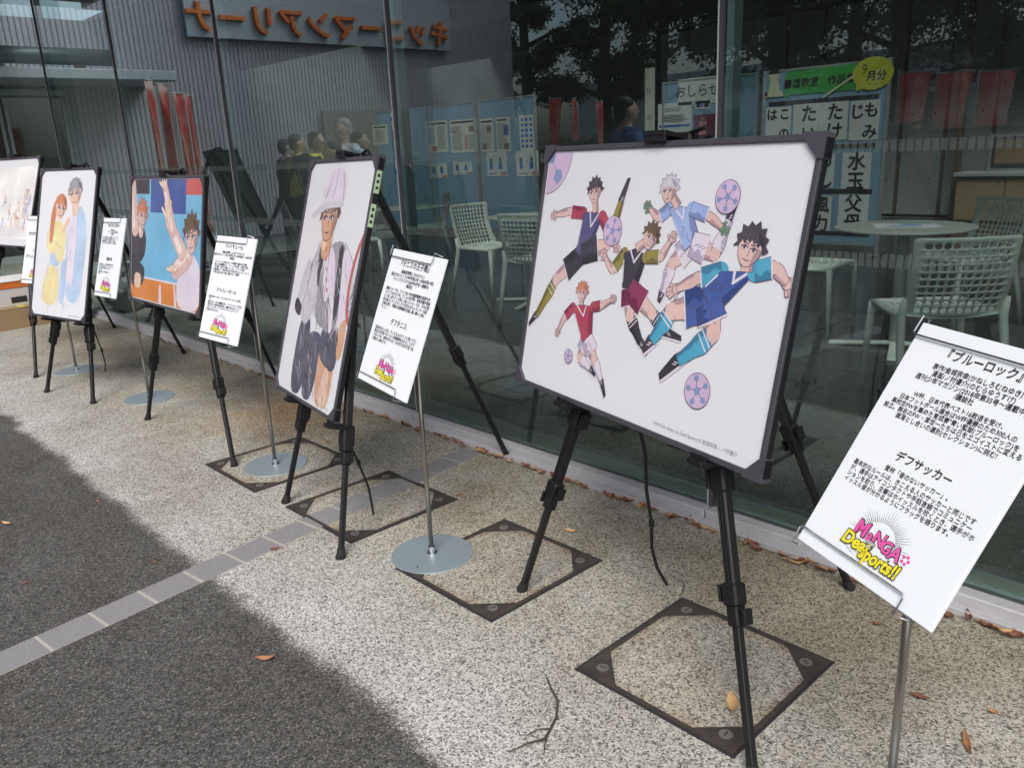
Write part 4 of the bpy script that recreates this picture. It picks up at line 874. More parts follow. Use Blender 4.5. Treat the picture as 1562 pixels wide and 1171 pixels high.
for x0, z0, x1, z1 in ((.33, .84, .40, .95), (.44, .84, .46, .96), (.60, .83, .54, .95), (.22, .36, .30, .58), (.74, .67, .92, .58), (.52, .66, .56, .36), (.66, .66, .80, .32), (.36, .66, .26, .54)): A4.stroke([q4(x0, z0), q4((x0 + x1) / 2 + .015, (z0 + z1) / 2), q4(x1, z1)], .0016)
A4.end('player_figure'); A4.begin()
A4.ell(q4(1.02, .55), .085, .17, 'wred', 30, -.12); A4.ell(q4(1.03, .55), .072, .155, 'lgrey', 30, -.12)
for k in range(9): A4.limb(q4(.89 + .012 * k, .42 + .01 * k), q4(.96, .42 + .033 * k), .0012, .0012, M_pl, False)
A4.end('racket')
b = MB(); lettering(b, 'MANGA cheer on Deaf Sports', .009, pw / 2 - .07, .026, y=.0052, align='RIGHT'); b.build('caption', M_gink, pr)

# volleyball poster
pv, pw, ph = POSTERS[3]; t3, pr = poster_frame(PM[3], pw, ph, 'landscape framed poster of volleyball players on blue and orange')
A3_ = Art(pr, pw, ph); q3 = lambda x, z: ((x - .5) * pw, z * ph); P3 = lambda pts, key: A3_.poly([q3(*p) for p in pts], key)
A3_.begin(); P3([(0, .20), (1, .20), (1, 1), (0, 1)], 'sky'); P3([(0, 0), (1, 0), (1, .205), (0, .205)], 'orange'); P3([(0, .195), (1, .195), (1, .21), (0, .21)], 'white'); P3([(.44, 0), (.48, 0), (.47, .17), (.445, .17)], 'white'); P3([(.66, 0), (.69, 0), (.66, .2), (.64, .2)], 'white')
P3([(0, .86), (.28, .86), (.28, 1), (0, 1)], 'black'); P3([(.76, .86), (1, .86), (1, 1), (.76, 1)], 'wred'); P3([(.30, .72), (.78, .72), (.78, 1), (.30, 1)], 'royal'); A3_.end('court_background')
P3 = lambda pts, key: A3_.poly(chaikin([q3(*p) for p in pts]), key)
A3_.begin(); P3([(0, .30), (.10, .28), (.22, .36), (.25, .50), (.20, .62), (.10, .64), (0, .55)], 'black'); P3([(.0, .12), (.2, .12), (.24, .30), (0, .34)], 'black'); A3_.limb(q3(.02, .95), q3(.07, .60), .04, .05, 'skin'); A3_.limb(q3(.16, .56), q3(.17, .64), .03, .03, 'skin'); A3_.face(q3(.18, .69), .066, -.12, 'auburn', .6, seed=9); P3([(.06, .12), (.16, .10), (.18, .22), (.08, .24)], 'peach'); A3_.end('player_figure')
A3_.begin(); P3([(.66, .02), (.98, .02), (.98, .36), (.86, .46), (.72, .42)], 'white'); A3_.limb(q3(.80, .40), q3(.66, .30), .05, .04, 'skin'); A3_.limb(q3(.74, .45), q3(.56, .66), .045, .035, 'skin'); A3_.limb(q3(.62, .60), q3(.50, .92), .035, .028, 'skin')
for dx, dz in ((-.07, .06), (-.04, .085), (-.01, .10), (.02, .09)):
    A3_.limb(q3(.56, .66), q3(.56 + dx * 1.3, .66 + dz * 1.6), .014, .009, 'peach'); A3_.limb(q3(.50, .90), q3(.50 + dx, .90 + dz * .8), .012, .008, 'peach'); A3_.limb(q3(.66, .30), q3(.66 + dx * 1.5, .30 + dz * .9 - .05), .014, .009, 'peach')
A3_.limb(q3(.84, .42), q3(.85, .50), .035, .035, 'skin'); A3_.face(q3(.86, .57), .080, .12, 'brown', -.6, seed=10); A3_.end('player_figure')

# pastel couple poster
pv, pw, ph = POSTERS[2]; t2, pr = poster_frame(PM[2], pw, ph, 'tall framed poster of a pastel couple in yellow and blue')
A2 = Art(pr, pw, ph); q2 = lambda x, z: ((x - .5) * pw, z * ph); P2 = lambda pts, key: A2.poly(chaikin([q2(*p) for p in pts]), key)
A2.begin(); P2([(.58, .14), (.86, .10), (.90, .60), (.80, .74), (.66, .76), (.56, .60)], 'pblue'); P2([(.60, .22), (.72, .22), (.72, .68), (.62, .72), (.58, .6)], 'white'); P2([(.50, .10), (.60, .10), (.60, .40), (.50, .40)], 'pblue'); A2.limb(q2(.66, .72), q2(.66, .80), .032, .032, 'peach', False); A2.face(q2(.64, .835), .078, .12, 'slate', -.4, 'peach', .25, 11, True); A2.end('standing_figure')
A2.begin(); P2([(.16, .10), (.48, .08), (.46, .34), (.26, .36)], 'yellow'); P2([(.26, .36), (.46, .34), (.48, .48), (.30, .52)], 'pblue'); P2([(.20, .46), (.34, .42), (.54, .46), (.54, .60), (.40, .66), (.26, .64), (.20, .56)], 'yellow'); P2([(.24, .56), (.30, .52), (.34, .74), (.46, .80), (.42, .84), (.30, .80), (.24, .70)], 'auburn'); A2.face(q2(.40, .74), .070, -.15, 'auburn', .5, 'peach', .2, 12, True); P2([(.24, .50), (.31, .50), (.33, .76), (.26, .74)], 'auburn'); A2.limb(q2(.40, .50), q2(.56, .66), .020, .016, 'peach', False); P2([(.36, .40), (.52, .36), (.54, .56), (.40, .60)], 'yellow'); A2.end('standing_figure')
A2.begin(); rd = random.Random(22)
for _ in range(90):
    right = rd.random() < .5; x, z = (rd.uniform(.56, .86) if right else rd.uniform(.2, .5)), rd.uniform(.10, .62); l_ = rd.uniform(.03, .12)
    A2.limb(q2(x, z), q2(x + rd.uniform(-.02, .02), z - l_), rd.uniform(.001, .004), .0006, rd.choice(['pblue', 'white', 'lgrey', 'lblue'] if right else ['yellow', 'white', 'peach', 'yellow']), False)
for x0, z0, x1, z1 in ((.58, .14, .57, .60), (.86, .12, .90, .58), (.72, .24, .72, .66), (.26, .36, .17, .12), (.46, .34, .48, .10), (.26, .62, .21, .48), (.54, .58, .54, .46), (.30, .52, .46, .47)): A2.stroke([q2(x0, z0), q2((x0 + x1) / 2 + .008, (z0 + z1) / 2), q2(x1, z1)], .0010, 'slate')
A2.end('wash_strokes')
b = MB(); lettering(b, 'MANGA cheer on Deaf Sports', .009, pw / 2 - .07, .026, y=.0052, align='RIGHT'); b.build('caption', M_gink, pr)

# leftmost poster: a pale wash drawing
pv, pw, ph = POSTERS[1]; t1, pr = poster_frame(PM[1], pw, ph, 'pale sketch-like framed poster at the left edge of the photo')
A1 = Art(pr, pw, ph); q1 = lambda x, z: ((x - .5) * pw, z * ph); A1.begin(); rd = random.Random(3)
A1.poly([q1(.05, .10), q1(.98, .10), q1(.98, .9), q1(.05, .88)], 'pale')
for k in range(26): x, z = rd.uniform(.45, .92), rd.uniform(.25, .62); A1.limb(q1(x, z), q1(x + rd.uniform(-.02, .02), z - .07), .010, .012, rd.choice(['lgrey', 'pblue', 'pale', 'peach']), False); A1.ell(q1(x, z + .02), .008, .010, rd.choice(['slate', 'brownp' if False else 'auburn', 'slate']), 10, 0, False)
for k in range(9): A1.limb(q1(.3 + .01 * k, .22 - .012 * k), q1(.95, .24 - .014 * k), .0015, .0015, 'lgrey', False)
A1.end('sketch')

# ---- easels
def bar(b, p, q_, w, d, mi=0, fwd=None):
    """rectangular bar from p to q_"""
    p, q_ = Vector(p), Vector(q_); z = (q_ - p); L_ = z.length; z.normalize(); f_ = (fwd or Vector((0, -1, 0))); y = (f_ - z * f_.dot(z)).normalized(); x = y.cross(z)
    M = Matrix((x, y, z)).transposed().to_4x4(); M.translation = (p + q_) / 2; b.box((0, 0, 0), (w, d, L_), M=M, mi=mi, bev=min(w, d) * .12); return M
def easel(k, feetL, feetR, rear, label, clampfrac=(.74, .74, .60), strap=None):
    M = PM[k] if isinstance(k, int) else k[0]; w, h = (POSTERS[k][1:] if isinstance(k, int) else k[1:])
    inv = M.inverted(); n = M.col[1].xyz; up = M.col[2].xyz; ax = M.col[0].xyz
    apex = M @ Vector((0, .058, h + .012)); feet = []
    nh = Vector((n.x, n.y, 0)).normalized()
    for f_ in (feetL, feetR):
        f_ = Vector((*f_, 0)); loc = inv @ f_
        # keep the leg clear of the back of the frame
        need = .05; dl = need - loc.y
        if dl > 0: f_ = f_ + nh * (dl / n.dot(nh))
        feet.append(f_)
    rear = Vector((*rear, 0)); base = (feet[0] + feet[1] + rear) / 3; base.z = 0
    t = thing('display_easel', label, 'easel', base, group='black display easels in a row')
    def P_(b): b.v = [(x - base.x, y - base.y, z) for x, y, z in b.v]; return b
    tops = [apex - ax * .035, apex + ax * .035, apex + n * .035 - up * .03]
    fw = -n
    for i, (a_, f_) in enumerate(zip(tops, feet + [rear])):
        d = (f_ - a_).normalized(); L_ = (f_ - a_).length; cf = clampfrac[i]; mid = a_ + d * L_ * cf; side = d.cross(fw).normalized()
        fwi = fw if i < 2 else n
        b = MB(); bar(b, a_, mid, .027, .024, fwd=fwi)
        # grooves of the extruded upper tube
        for g_ in (-.008, 0, .008): bar(b, a_ + side * g_ + fwi * .0125, mid + side * g_ + fwi * .0125, .0035, .003, fwd=fwi)
        leg = P_(b).build('leg', M_tubeblk, t)
        b = MB(); bar(b, mid - d * .02, f_ - d * .014, .019, .017, fwd=fwi); P_(b).build('lower_tube', M_tubeblk, leg)
        b = MB(); bar(b, mid - d * .035, mid + d * .012, .040, .036, fwd=fwi); bar(b, mid + d * .010, mid + d * .055, .031, .030, fwd=fwi)
        for g_ in range(6): bar(b, mid - d * .033 + side * (-.015 + g_ * .006) + fwi * .018, mid + d * .010 + side * (-.015 + g_ * .006) + fwi * .018, .0022, .0025, fwd=fwi)
        P_(b).build('clamp', M_blk, leg)
        s_ = -1 if i != 1 else 1
        b = MB(); c0 = mid - d * .012 + side * (s_ * .020)
        b.tube([c0, c0 + side * s_ * .012], .005, 8); bar(b, c0 + side * s_ * .014 - d * .018, c0 + side * s_ * .014 + d * .018, .007, .022, fwd=fwi)
        P_(b).build('thumb_screw', M_blk, leg); b = MB()
        c1 = mid + d * .033 - side * (s_ * .015); b.tube([c1, c1 - side * s_ * .012], .005, 8); bar(b, c1 - side * s_ * .015 - d * .016, c1 - side * s_ * .015 + d * .016, .008, .024, fwd=fwi); P_(b).build('thumb_screw', M_blk, leg)
        b = MB(); b.tube([f_ - d * .032, f_ - d * .016, Vector((f_.x, f_.y, .006)), Vector((f_.x, f_.y, 0))], [.012, .014, .017, .016], 12); P_(b).build('rubber_foot', M_rub, leg)
        if i < 2:   # bracket that carries the lower edge of the frame
            la = inv @ a_; lf = inv @ f_; tt = (la.z + .012) / (la.z - lf.z); pt = a_.lerp(f_, tt); lp = inv @ pt
            b = MB(); b.box((lp.x, (lp.y - .012) / 2 - .004, -.0095), (.046, lp.y + .030, .013), M=M, bev=.002); b.box((lp.x, -.0125, .0015), (.046, .007, .016), M=M, bev=.001)
            P_(b).build('shelf_bracket', M_blk, t)
            b = MB(); bar(b, pt - d * .008, pt + d * .062, .042, .040, fwd=fw); br = P_(b).build('bracket_clamp', M_blk, t)
            b = MB(); c0 = pt + d * .032 - side * (s_ * .019) * -1
            b.tube([c0, c0 + side * s_ * .010], .005, 8); bar(b, c0 + side * s_ * .014 - d * .022, c0 + side * s_ * .014 + d * .022, .010, .028, fwd=fw); P_(b).build('thumb_screw', M_blk, br)
    b = MB(); b.box((0, .060, h + .000), (.115, .034, .055), M=M, bev=.005); hd = P_(b).build('head', M_blk, t)
    b = MB(); b.box((0, .024, h + .016), (.075, .075, .012), M=M, bev=.002); b.box((0, -.008, h + .008), (.075, .006, .022), M=M, bev=.001); P_(b).build('top_clip', M_blk, hd)
    b = MB(); b.tube([M @ Vector((.05, .05, h + .025)), M @ Vector((.10, .045, h + .034)), M @ Vector((.125, .05, h + .018)), M @ Vector((.085, .055, h + .008))], .005, 8); P_(b).build('handle', M_blk, hd)
    if strap:
        pts = [Vector(p) for p in strap]; b = MB()
        for p, q_ in zip(pts[:-1], pts[1:]): bar(b, p, q_ + (q_ - p).normalized() * .002, .009, .0022, fwd=Vector((.4, -1, 0)))
        mdp = pts[len(pts) // 2]; b.box(tuple(mdp), (.014, .010, .022), bev=.002); P_(b).build('strap', M_blk, t)
    return t
easel(5, (-1.612, 1.365), (-.700, 1.267), (-.893, 2.111), 'black easel holding the large football poster, nearest the camera', strap=[(-1.20, 1.53, .60), (-1.20, 1.56, .50), (-1.205, 1.57, .40), (-1.20, 1.585, .30), (-1.21, 1.60, .22), (-1.20, 1.61, .16), (-1.175, 1.62, .115)])
easel(4, (-2.732, 1.262), (-2.184, 1.164), (-2.408, 2.186), 'black easel holding the tall tennis poster', strap=[(-2.37, 1.40, .42), (-2.39, 1.41, .34), (-2.385, 1.42, .28), (-2.36, 1.43, .22), (-2.31, 1.43, .14), (-2.28, 1.42, .05)])
easel(3, (-4.243, 1.274), (-3.250, 1.334), (-4.28, 2.13), 'black easel holding the volleyball poster', strap=[(-3.75, 1.50, .60), (-3.745, 1.52, .52), (-3.72, 1.53, .44), (-3.70, 1.54, .36), (-3.72, 1.54, .32)])
easel(2, (-5.284, 1.102), (-4.796, 1.214), (-5.591, 2.101), 'black easel holding the pastel couple poster', strap=[(-5.02, 1.38, .43), (-5.01, 1.40, .34), (-4.99, 1.41, .25), (-4.97, 1.41, .17), (-5.0, 1.41, .12)])
easel(1, (-6.75, 1.10), (-5.743, 1.154), (-7.02, 2.112), 'black easel at the left edge of the photo, holding the pale sketch')

# ------------------------------------------------------------------ text boards on round-based stands
M_foam = mat('white_foam_board', (.81, .85, .90), .55)
M_chrome = mat('chrome_wire', (.55, .55, .56), .18, 1.0)
M_steel = mat('blue_grey_steel_disc', (.46, .55, .60), .32, .55, noise=(5, .25, (.42, .51, .56)))
M_pole = mat('steel_pole', (.33, .31, .28), .3, .9)
M_mag = mat('logo_magenta', (.78, .10, .38), .6); M_lyel = mat('logo_yellow', (.83, .72, .03), .6)
def logo(t, cx, cz, s):
    """burst lines, pink word over a yellow word, both outlined"""
    b = MB(); rd = random.Random(2)
    for k in range(34):
        a = math.pi * (.02 + .96 * k / 33); r0, r1 = .030 * s, (.046 + .016 * rd.random()) * s
        p = (cx + r0 * 1.15 * math.cos(a), cz + .006 * s + r0 * math.sin(a)); q_ = (cx + r1 * 1.15 * math.cos(a), cz + .006 * s + r1 * .95 * math.sin(a)); n_ = (-math.sin(a) * .00045 * s, math.cos(a) * .00045 * s)
        b.flat([(p[0] - n_[0], p[1] - n_[1]), (q_[0], q_[1]), (p[0] + n_[0], p[1] + n_[1])], -.0007)
    for k in range(14):
        x = cx - .05 * s + k * .0075 * s; z = cz - .026 * s - .002 * (k % 3) * s; b.flat([(x, z - .0003 * s), (x + .014 * s, z - .002 * s), (x, z + .0003 * s)], -.0007)
    o = []
    for i, (ch, x, z, sz) in enumerate([('M', -.036, .000, .034), ('a', -.015, -.001, .026), ('N', .003, .000, .030), ('G', .022, -.004, .028), ('A', .042, -.006, .030)]):
        lettering(b, ch, sz * s, cx + x * s, cz + z * s, -.0010 - i * .00012, bold=.075, mi=0, slant=.1); lettering(b, ch, sz * s, cx + x * s, cz + z * s, -.0018 - i * .00006, bold=.03, mi=1, slant=.1)
    for k in range(5):
        a = k * 1.2566; x, z = cx + .062 * s + .006 * s * math.cos(a), cz + .004 * s + .006 * s * math.sin(a); b.flat([(x + .0032 * s * math.cos(j * 1.05), z + .0028 * s * math.sin(j * 1.05)) for j in range(6)], -.0010, 1)
    lettering(b, 'Deaf', .030 * s, cx - .032 * s, cz - .022 * s, -.0022, bold=.09, mi=0, slant=.12); lettering(b, 'Deaf', .030 * s, cx - .032 * s, cz - .022 * s, -.0024, bold=.035, mi=2, slant=.12)
    lettering(b, 'sports!!', .030 * s, cx + .024 * s, cz - .030 * s, -.0022, bold=.09, mi=0, slant=.12, sx=.86); lettering(b, 'sports!!', .030 * s, cx + .024 * s, cz - .030 * s, -.0024, bold=.035, mi=2, slant=.12, sx=.86)
    lettering(b, 'cheer\non', .0085 * s, cx - .006 * s, cz - .004 * s, -.0030, bold=.05, mi=0, line=.8); lettering(b, 'cheer\non', .0085 * s, cx - .006 * s, cz - .004 * s, -.0032, bold=.01, mi=3, line=.8)
    b.build('logo', [M_ink, M_mag, M_lyel, M_foam], t)
def text_board(v, w, h, label, title, credits, story, head, sub, rules):
    M = frame_matrix(*v); t = thing('text_board', label, 'sign', M=M, group='white text boards on stands')
    b = MB(); b.box((0, .0035, h / 2), (w, .007, h)); soft(b.build('panel', M_foam, t), .001, 2)
    b = MB(); k = w / .297
    lettering(b, title, .0200 * k, 0, .376, bold=.02)
    lettering(b, credits, .0112 * k, 0, .3545, bold=.016, line=1.03)
    n = credits.count('\n') + 1
    lettering(b, story, .0104 * k, 0 if len(story) and story[0] == 'W' else -.127 * k, .3545 - n * .0121 * k - .004, align='CENTER' if story[0] == 'W' else 'LEFT', bold=.016, line=1.03)
    lettering(b, head, .0190 * k, 0, .1965, bold=.02)
    if sub: lettering(b, sub, .0104 * k, -.063, .1745, align='LEFT', bold=.016)
    lettering(b, rules, .0104 * k, -.126 * k, .1615 if sub else .170, align='LEFT', bold=.016, line=1.03)
    b.build('lettering', M_ink, t); logo(t, -.005, .063, 1.0); return M
def stand(M, w, h, disc, label):
    t = thing('sign_stand', label, 'sign stand', (*disc, 0), group='round-based sign stands'); off = Vector((*disc, 0))
    b = MB(); b.disc((0, 0), .1335, 0, .005, 56); soft(b.build('base_disc', M_steel, t), .0015)
    b = MB(); b.disc((0, 0), .017, .005, .009, 24); b.tube([(0, 0, .009), (0, 0, .03)], .011, 14); b.build('collar', M_chrome, t)
    inv = M.inverted(); loc = inv.to_3x3() @ Vector((0, 0, 1)); o_ = inv @ off; tt = (.034 - o_.y) / loc.y if abs(loc.y) > 1e-3 else .7; zt = max(.55, min(.9, tt))
    b = MB(); b.tube([(0, 0, .02), (0, 0, zt)], .0075, 14); b.smooth = True; b.build('pole', M_pole, t)
    W_ = lambda pts: [M @ Vector(p) - off for p in pts]
    lp = inv @ (off + Vector((0, 0, zt)))
    b = MB(); b.tube(W_([(lp.x, lp.y, lp.z), (0, .016, h * .52), (0, .012, h - .03)]), .005, 8); b.tube(W_([(0, .016, h * .52), (0, .012, .02)]), .005, 8); b.build('holder_spine', M_chrome, t)
    for zz, sg in ((h, 1), (0, -1)):
        x0, x1 = -w * .51, w * .30; b = MB(); e = .010 * sg
        b.tube(W_([(0, .013, zz - .02 * sg), (x0, .013, zz - .005 * sg), (x0, .013, zz + e), (x0, -.004, zz + e), (x0, -.005, zz - .020 * sg), (x0 + .004, -.005, zz - .024 * sg), (x1 - .004, -.005, zz - .024 * sg), (x1, -.005, zz - .018 * sg), (x1, -.004, zz + e), (x1 + .02, .013, zz + e * .6), (0, .014, zz - .02 * sg)]), .0016, 6); b.build('wire_clip', M_chrome, t)
    return t
TB = {
 5: ((-.483, 1.166, .583, -.43, .551, -.029), .297, (-.437, 1.266), 'nearest white text board, football text, cut by the right edge of the photo', 'bare round-based stand under the nearest text board, its base below the photo', '『ブルーロック』', '原作/金城宗幸(かねしろむねゆき)\n漫画/ノ村優介(のむらゆうすけ)\n週刊少年マガジン(2018年第35号〜連載中)\n/講談社', 'W杯、日本代表ベスト16敗退を受け、\n日本フットボール連合はW杯優勝のため300人の\n高校生FWを集めた育成寮"青い監獄(ブルーロック)を\n設立。無名のFW・潔世一たちは己をエゴイストに変える\n蹴落とし合いの選別(セレクション)に挑む!', 'デフサッカー', '愛称「音のないサッカー」。', '基本的なルールは、きこえる人のサッカーと同じです\nが、選手はアイコンタクトや手話言語でコミュニケー\nションを取り、主審はホイッスルを吹くとき、選手がホ\nイッスル音が分かるようにフラッグを振ります。'),
 4: ((-2.01, 1.3185, .58, -.16, .389, -.022), .335, (-1.969, 1.432), 'white text board about tennis, between the tennis and football posters', 'stand with bright steel base beside the football easel leg', '『テニスの王子様』', '漫画/許斐剛(このみたけし)\n週刊少年ジャンプ(1999年第32号〜2008年第14号)\nジャンプスクエア(2009年4月号〜連載中)\n/集英社', '越前リョーマは、アメリカJr.大会4連続優勝の経歴を持\nつテニスの天才少年。テニスの名門校・青春学園中等部\nに入学し男子テニス部に入部したリョーマは、その圧倒\n的な強さとテニスセンスで1年生ながらレギュラーの座\nを勝ち取り、仲間の全国制覇を目指し熱い戦いに挑ん\nでいく。', 'デフテニス', '', '基本的なルールは、きこえる人のテニスと同じです。\n選手は打球音でボールとの距離感をはかることがで\nきないため、相手が打つボールの行方を目で見て体\nを動かし始めます。'),
 3: ((-3.155, 1.322, .571, .077, .345, -.014), .300, (-3.119, 1.482), 'white text board about volleyball, between the volleyball and tennis posters', 'stand whose base lies on the farthest access cover', '『ハイキュー!!』', '漫画/古舘春一(ふるだてはるいち)\n週刊少年ジャンプ(2012年第12号〜2020年第33・34合併号)\n/集英社', 'バレーボールに魅せられ、中学最初で最後の公式戦に\n挑んだ日向翔陽だが、「コート上の王様」と異名を取る\n天才選手・影山に惨敗してしまう。リベンジを誓い\n烏野高校バレー部の門を叩く日向だがなんとバレーボール\nに懸ける熱い思いを描く青春スポーツ物語!', 'デフバレーボール', '', '基本的なルールは、きこえる人のバレーボールと同じ\nです。\n選手はプレー中に補聴器を外し、アイコンタクトや手話\n言語で互いの意思を読み取る。連携を合わせることで\n工夫しています。ベンチもサインやジェスチャーで\n内容を伝え合います。'),
 2: ((-4.666, 1.381, .595, .056, .307, .012), .287, (-4.650, 1.515), 'narrow-looking white text board between the pastel and volleyball posters', 'stand whose pole rises beside the volleyball poster, base in front of its left leg', '『ゆびさきと恋々』', '漫画/森下suu\nデザート(2019年〜連載中)\n/講談社', '女子大生の雪は、ある日困っているところを\n同じ大学の先輩・逸臣に助けられる。\n聴覚障害があって耳が聞こえない雪にも\n動じることなく自然に接してくれる逸臣。', '国際手話', '', '国際手話とは、ろう者の国際交流の場で\n公式に用いられるコミュニケーション手\n段で、各国の手話をもとに作られ\nています。\n国際大会ではこの手話が用いら\nれます。'),
 1: ((-5.748, 1.31, .585, .27, .32, 0), .297, (-5.721, 1.4445), 'white text board almost hidden behind the pastel couple poster', 'farthest stand base, seen between the legs of the pastel poster easel', '『聲の形』', '漫画/大今良時\n週刊少年マガジン\n/講談社', '石田将也は退屈すること\nを何よりも嫌う少年。', 'デフスポーツ', '', '基本的なルールは、きこえる人の\nスポーツと同じです。'),
}
for k, (v, w, disc, lb, lb2, *tx) in TB.items():
    M = text_board(v, w, .423, lb, *tx); stand(M, w, .423, disc, lb2)

# stickers on the side of the tennis frame
for z0, lb in ((.80, 'upper pale green sticker on the side of the tennis frame'), (.69, 'lower pale green sticker on the side of the tennis frame')):
    st = thing('paper_sticker', lb, 'sticker', M=PM[4] @ Matrix.Translation((.617 / 2, .012, z0)))
    b = MB(); b.box((.0008, 0, 0), (.001, .018, .075)); b.build('label', mat('sticker_green', (.42, .56, .36), .8), st)
    b = MB()
    for k in range(3): b.box((.0016, 0, -.02 + k * .02), (.0006, .009, .010))
    b.build('writing', M_ink, st)

# ------------------------------------------------------------------ boxes and bag at the left edge
M_card = mat('cardboard', (.36, .25, .15), .85, noise=(6, .3, (.3, .2, .12)))
bx = thing('cardboard_box', 'low brown cardboard box with yellow tape at the left edge', 'box', (-8.05, 1.62, 0)); Mz = Matrix.Rotation(.10, 4, 'Z')
b = MB(); b.box((0, 0, .085), (.62, .44, .17), M=Mz, bev=.003); b.build('carton', M_card, bx)
for s in (-1, 1): b = MB(); b.box((0, s * .112, .1725), (.622, .218, .004), M=Mz); b.build('flap', M_card, bx)
b = MB(); b.box((0, 0, .1755), (.626, .055, .0015), M=Mz); b.build('tape', mat('yellow_tape', (.62, .52, .05), .5), bx)
bw = thing('white_carton', 'white carton with an orange band stacked on the cardboard box', 'box', (-8.07, 1.64, .1764)); Mz = Matrix.Rotation(.05, 4, 'Z')
M_wc = mat('white_carton', (.62, .61, .60), .7); M_ob = mat('orange_band', (.68, .17, .03), .6)
b = MB(); b.box((0, 0, .075), (.46, .34, .15), M=Mz, bev=.002); b.build('body', M_wc, bw); b = MB(); b.box((0, 0, .178), (.47, .35, .056), M=Mz, bev=.002); b.build('orange_lid', M_ob, bw)
b = MB(); b.box((0, 0, .2075), (.48, .36, .003), M=Mz); b.build('top_sheet', M_paper, bw)
b = MB(); b.box((.232, 0, .05), (.002, .12, .05), M=Mz); b.build('printed_mark', M_ink, bw); b = MB(); b.box((-.05, -.172, .05), (.14, .002, .05), M=Mz); b.build('printed_mark', M_ink, bw)
bag = thing('plastic_bag', 'crumpled grey plastic bag beside the glass behind the white carton', 'bag', (-7.75, 2.0, 0))
bm = bmesh.new(); bmesh.ops.create_icosphere(bm, subdivisions=3, radius=.17); rd = random.Random(9)
for v in bm.verts:
    v.co *= 1 + rd.uniform(-.16, .16); v.co.z = max(-.15, v.co.z * .95); v.co.z += .15
me = bpy.data.meshes.new('bag'); bm.to_mesh(me); bm.free(); me.materials.append(mat('grey_polythene', (.33, .34, .32), .3)); link('sack', me, bag)
b = MB(); b.tube([(0, 0, .30), (.01, 0, .34), (.03, .01, .38)], [.03, .018, .04], 9); b.build('knot', MATS['grey_polythene'], bag)

# ------------------------------------------------------------------ fallen leaves, twig, litter along the sill
M_lf = [mat('dry_leaf_orange', (.36, .17, .075), .7, noise=(60, .6, (.2, .08, .04))), mat('dry_leaf_tan', (.55, .36, .17), .7, noise=(60, .5, (.4, .2, .08))), mat('dry_leaf_red', (.22, .08, .045), .7, noise=(60, .5, (.12, .05, .035)))]
def leaf_geo(b, p, L_, wd, a, curl, rd, mi=0, z=.002):
    M = Matrix.Translation((p[0], p[1], z)) @ Matrix.Rotation(a, 4, 'Z') @ Matrix.Rotation(rd.uniform(-.2, .2), 4, 'X'); vs_ = []; n = 7
    for i in range(n):
        u = i / (n - 1); wv = wd * math.sin(math.pi * min(1, max(0.02, u ** .85))) * (1 if 0 < i < n - 1 else .05)
        zc = curl * (4 * (u - .5) ** 2) * L_ * .25
        vs_ += [(u * L_ - L_ / 2, -wv, zc + wv * .5 * curl + .001), (u * L_ - L_ / 2, 0, zc), (u * L_ - L_ / 2, wv, zc + wv * .7 * curl + .001)]
    fs = []
    for i in range(n - 1):
        for j in (0, 1): fs.append((i * 3 + j, (i + 1) * 3 + j, (i + 1) * 3 + j + 1, i * 3 + j + 1))
    b.add(vs_, fs, mi, M)
LV = [(405, 1007, .055, .008, .9, 0, 'orange leaf alone on the dark paving in the lower left'), (870, 811, .045, .010, .3, 1, 'tan leaf on the paving behind the football easel leg'), (1118, 1080, .075, .013, -.9, 1, 'tan leaf on the nearest access cover behind the easel leg'), (1475, 1137, .085, .007, -1.1, 0, 'long curled leaf in the lower right corner'), (1403, 1065, .045, .010, .2, 2, 'reddish leaf right of the nearest text stand pole'),
      (1515, 1088, .022, .007, .1, 0, 'small orange leaf near the right edge'), (1338, 953, .026, .006, .5, 2, 'small red-brown leaf below the nearest text board'), (10, 800, .05, .010, .4, 1, 'pale leaf cut by the left edge on dark paving'), (420, 838, .038, .007, 1.2, 2, 'red-brown leaf on the granite paver strip'), (150, 766, .022, .005, .4, 0, 'tiny leaf in the dark paving at far left'),
      (500, 676, .022, .006, .2, 0, 'small orange leaf between the volleyball and tennis easels'), (862, 690, .03, .006, .2, 0, 'small leaf at the foot of the glass behind the football easel'), (700, 755, .022, .007, .9, 0, 'orange leaf just beside the paver strip'), (38, 890, .02, .005, .9, 2, 'tiny red leaf on the dark paving near the left edge'), (236, 859, .02, .005, .2, 2, 'tiny red leaf beside the dark end of the paver strip')]
for i, (x, y, L_, wd, a, k, lb) in enumerate(LV):
    p = atz(x, y, 0); b = MB(); rd = random.Random(i); leaf_geo(b, (0, 0), L_, wd, a, rd.uniform(.3, 1.0), rd, z=.0035); t = thing('fallen_leaf', lb, 'leaf', p, group='fallen leaves'); b.build('blade', M_lf[k], t)
    b = MB(); M = Matrix.Rotation(a, 4, 'Z'); b.tube([M @ Vector((L_ / 2 * .95, 0, .004)), M @ Vector((L_ / 2 + .010, .002, .002))], .0007, 5); b.build('stalk', M_lf[2], t)
b = MB(); rd = random.Random(12)
for i in range(300):
    x = -7.5 + 8.2 * rd.random() ** .5; 
    if rd.random() < .3 and x < -3: continue
    leaf_geo(b, (x, D - .082 - abs(rd.gauss(0, .012))), rd.uniform(.02, .055), rd.uniform(.004, .010), rd.gauss(0, .5), rd.uniform(.4, 1.4), rd, rd.choice([0, 0, 1, 2, 2]), z=.004 + rd.random() * .008)
o = b.build('leaf_litter', M_lf, kind='stuff'); tag(o, 'line of dry leaf litter blown against the aluminium sill', 'leaf litter')
tw = thing('dry_twig', 'thin forked dry twig on the pale paving at the bottom', 'twig', atz(845, 1090, 0)); o_ = atz(845, 1090, 0)
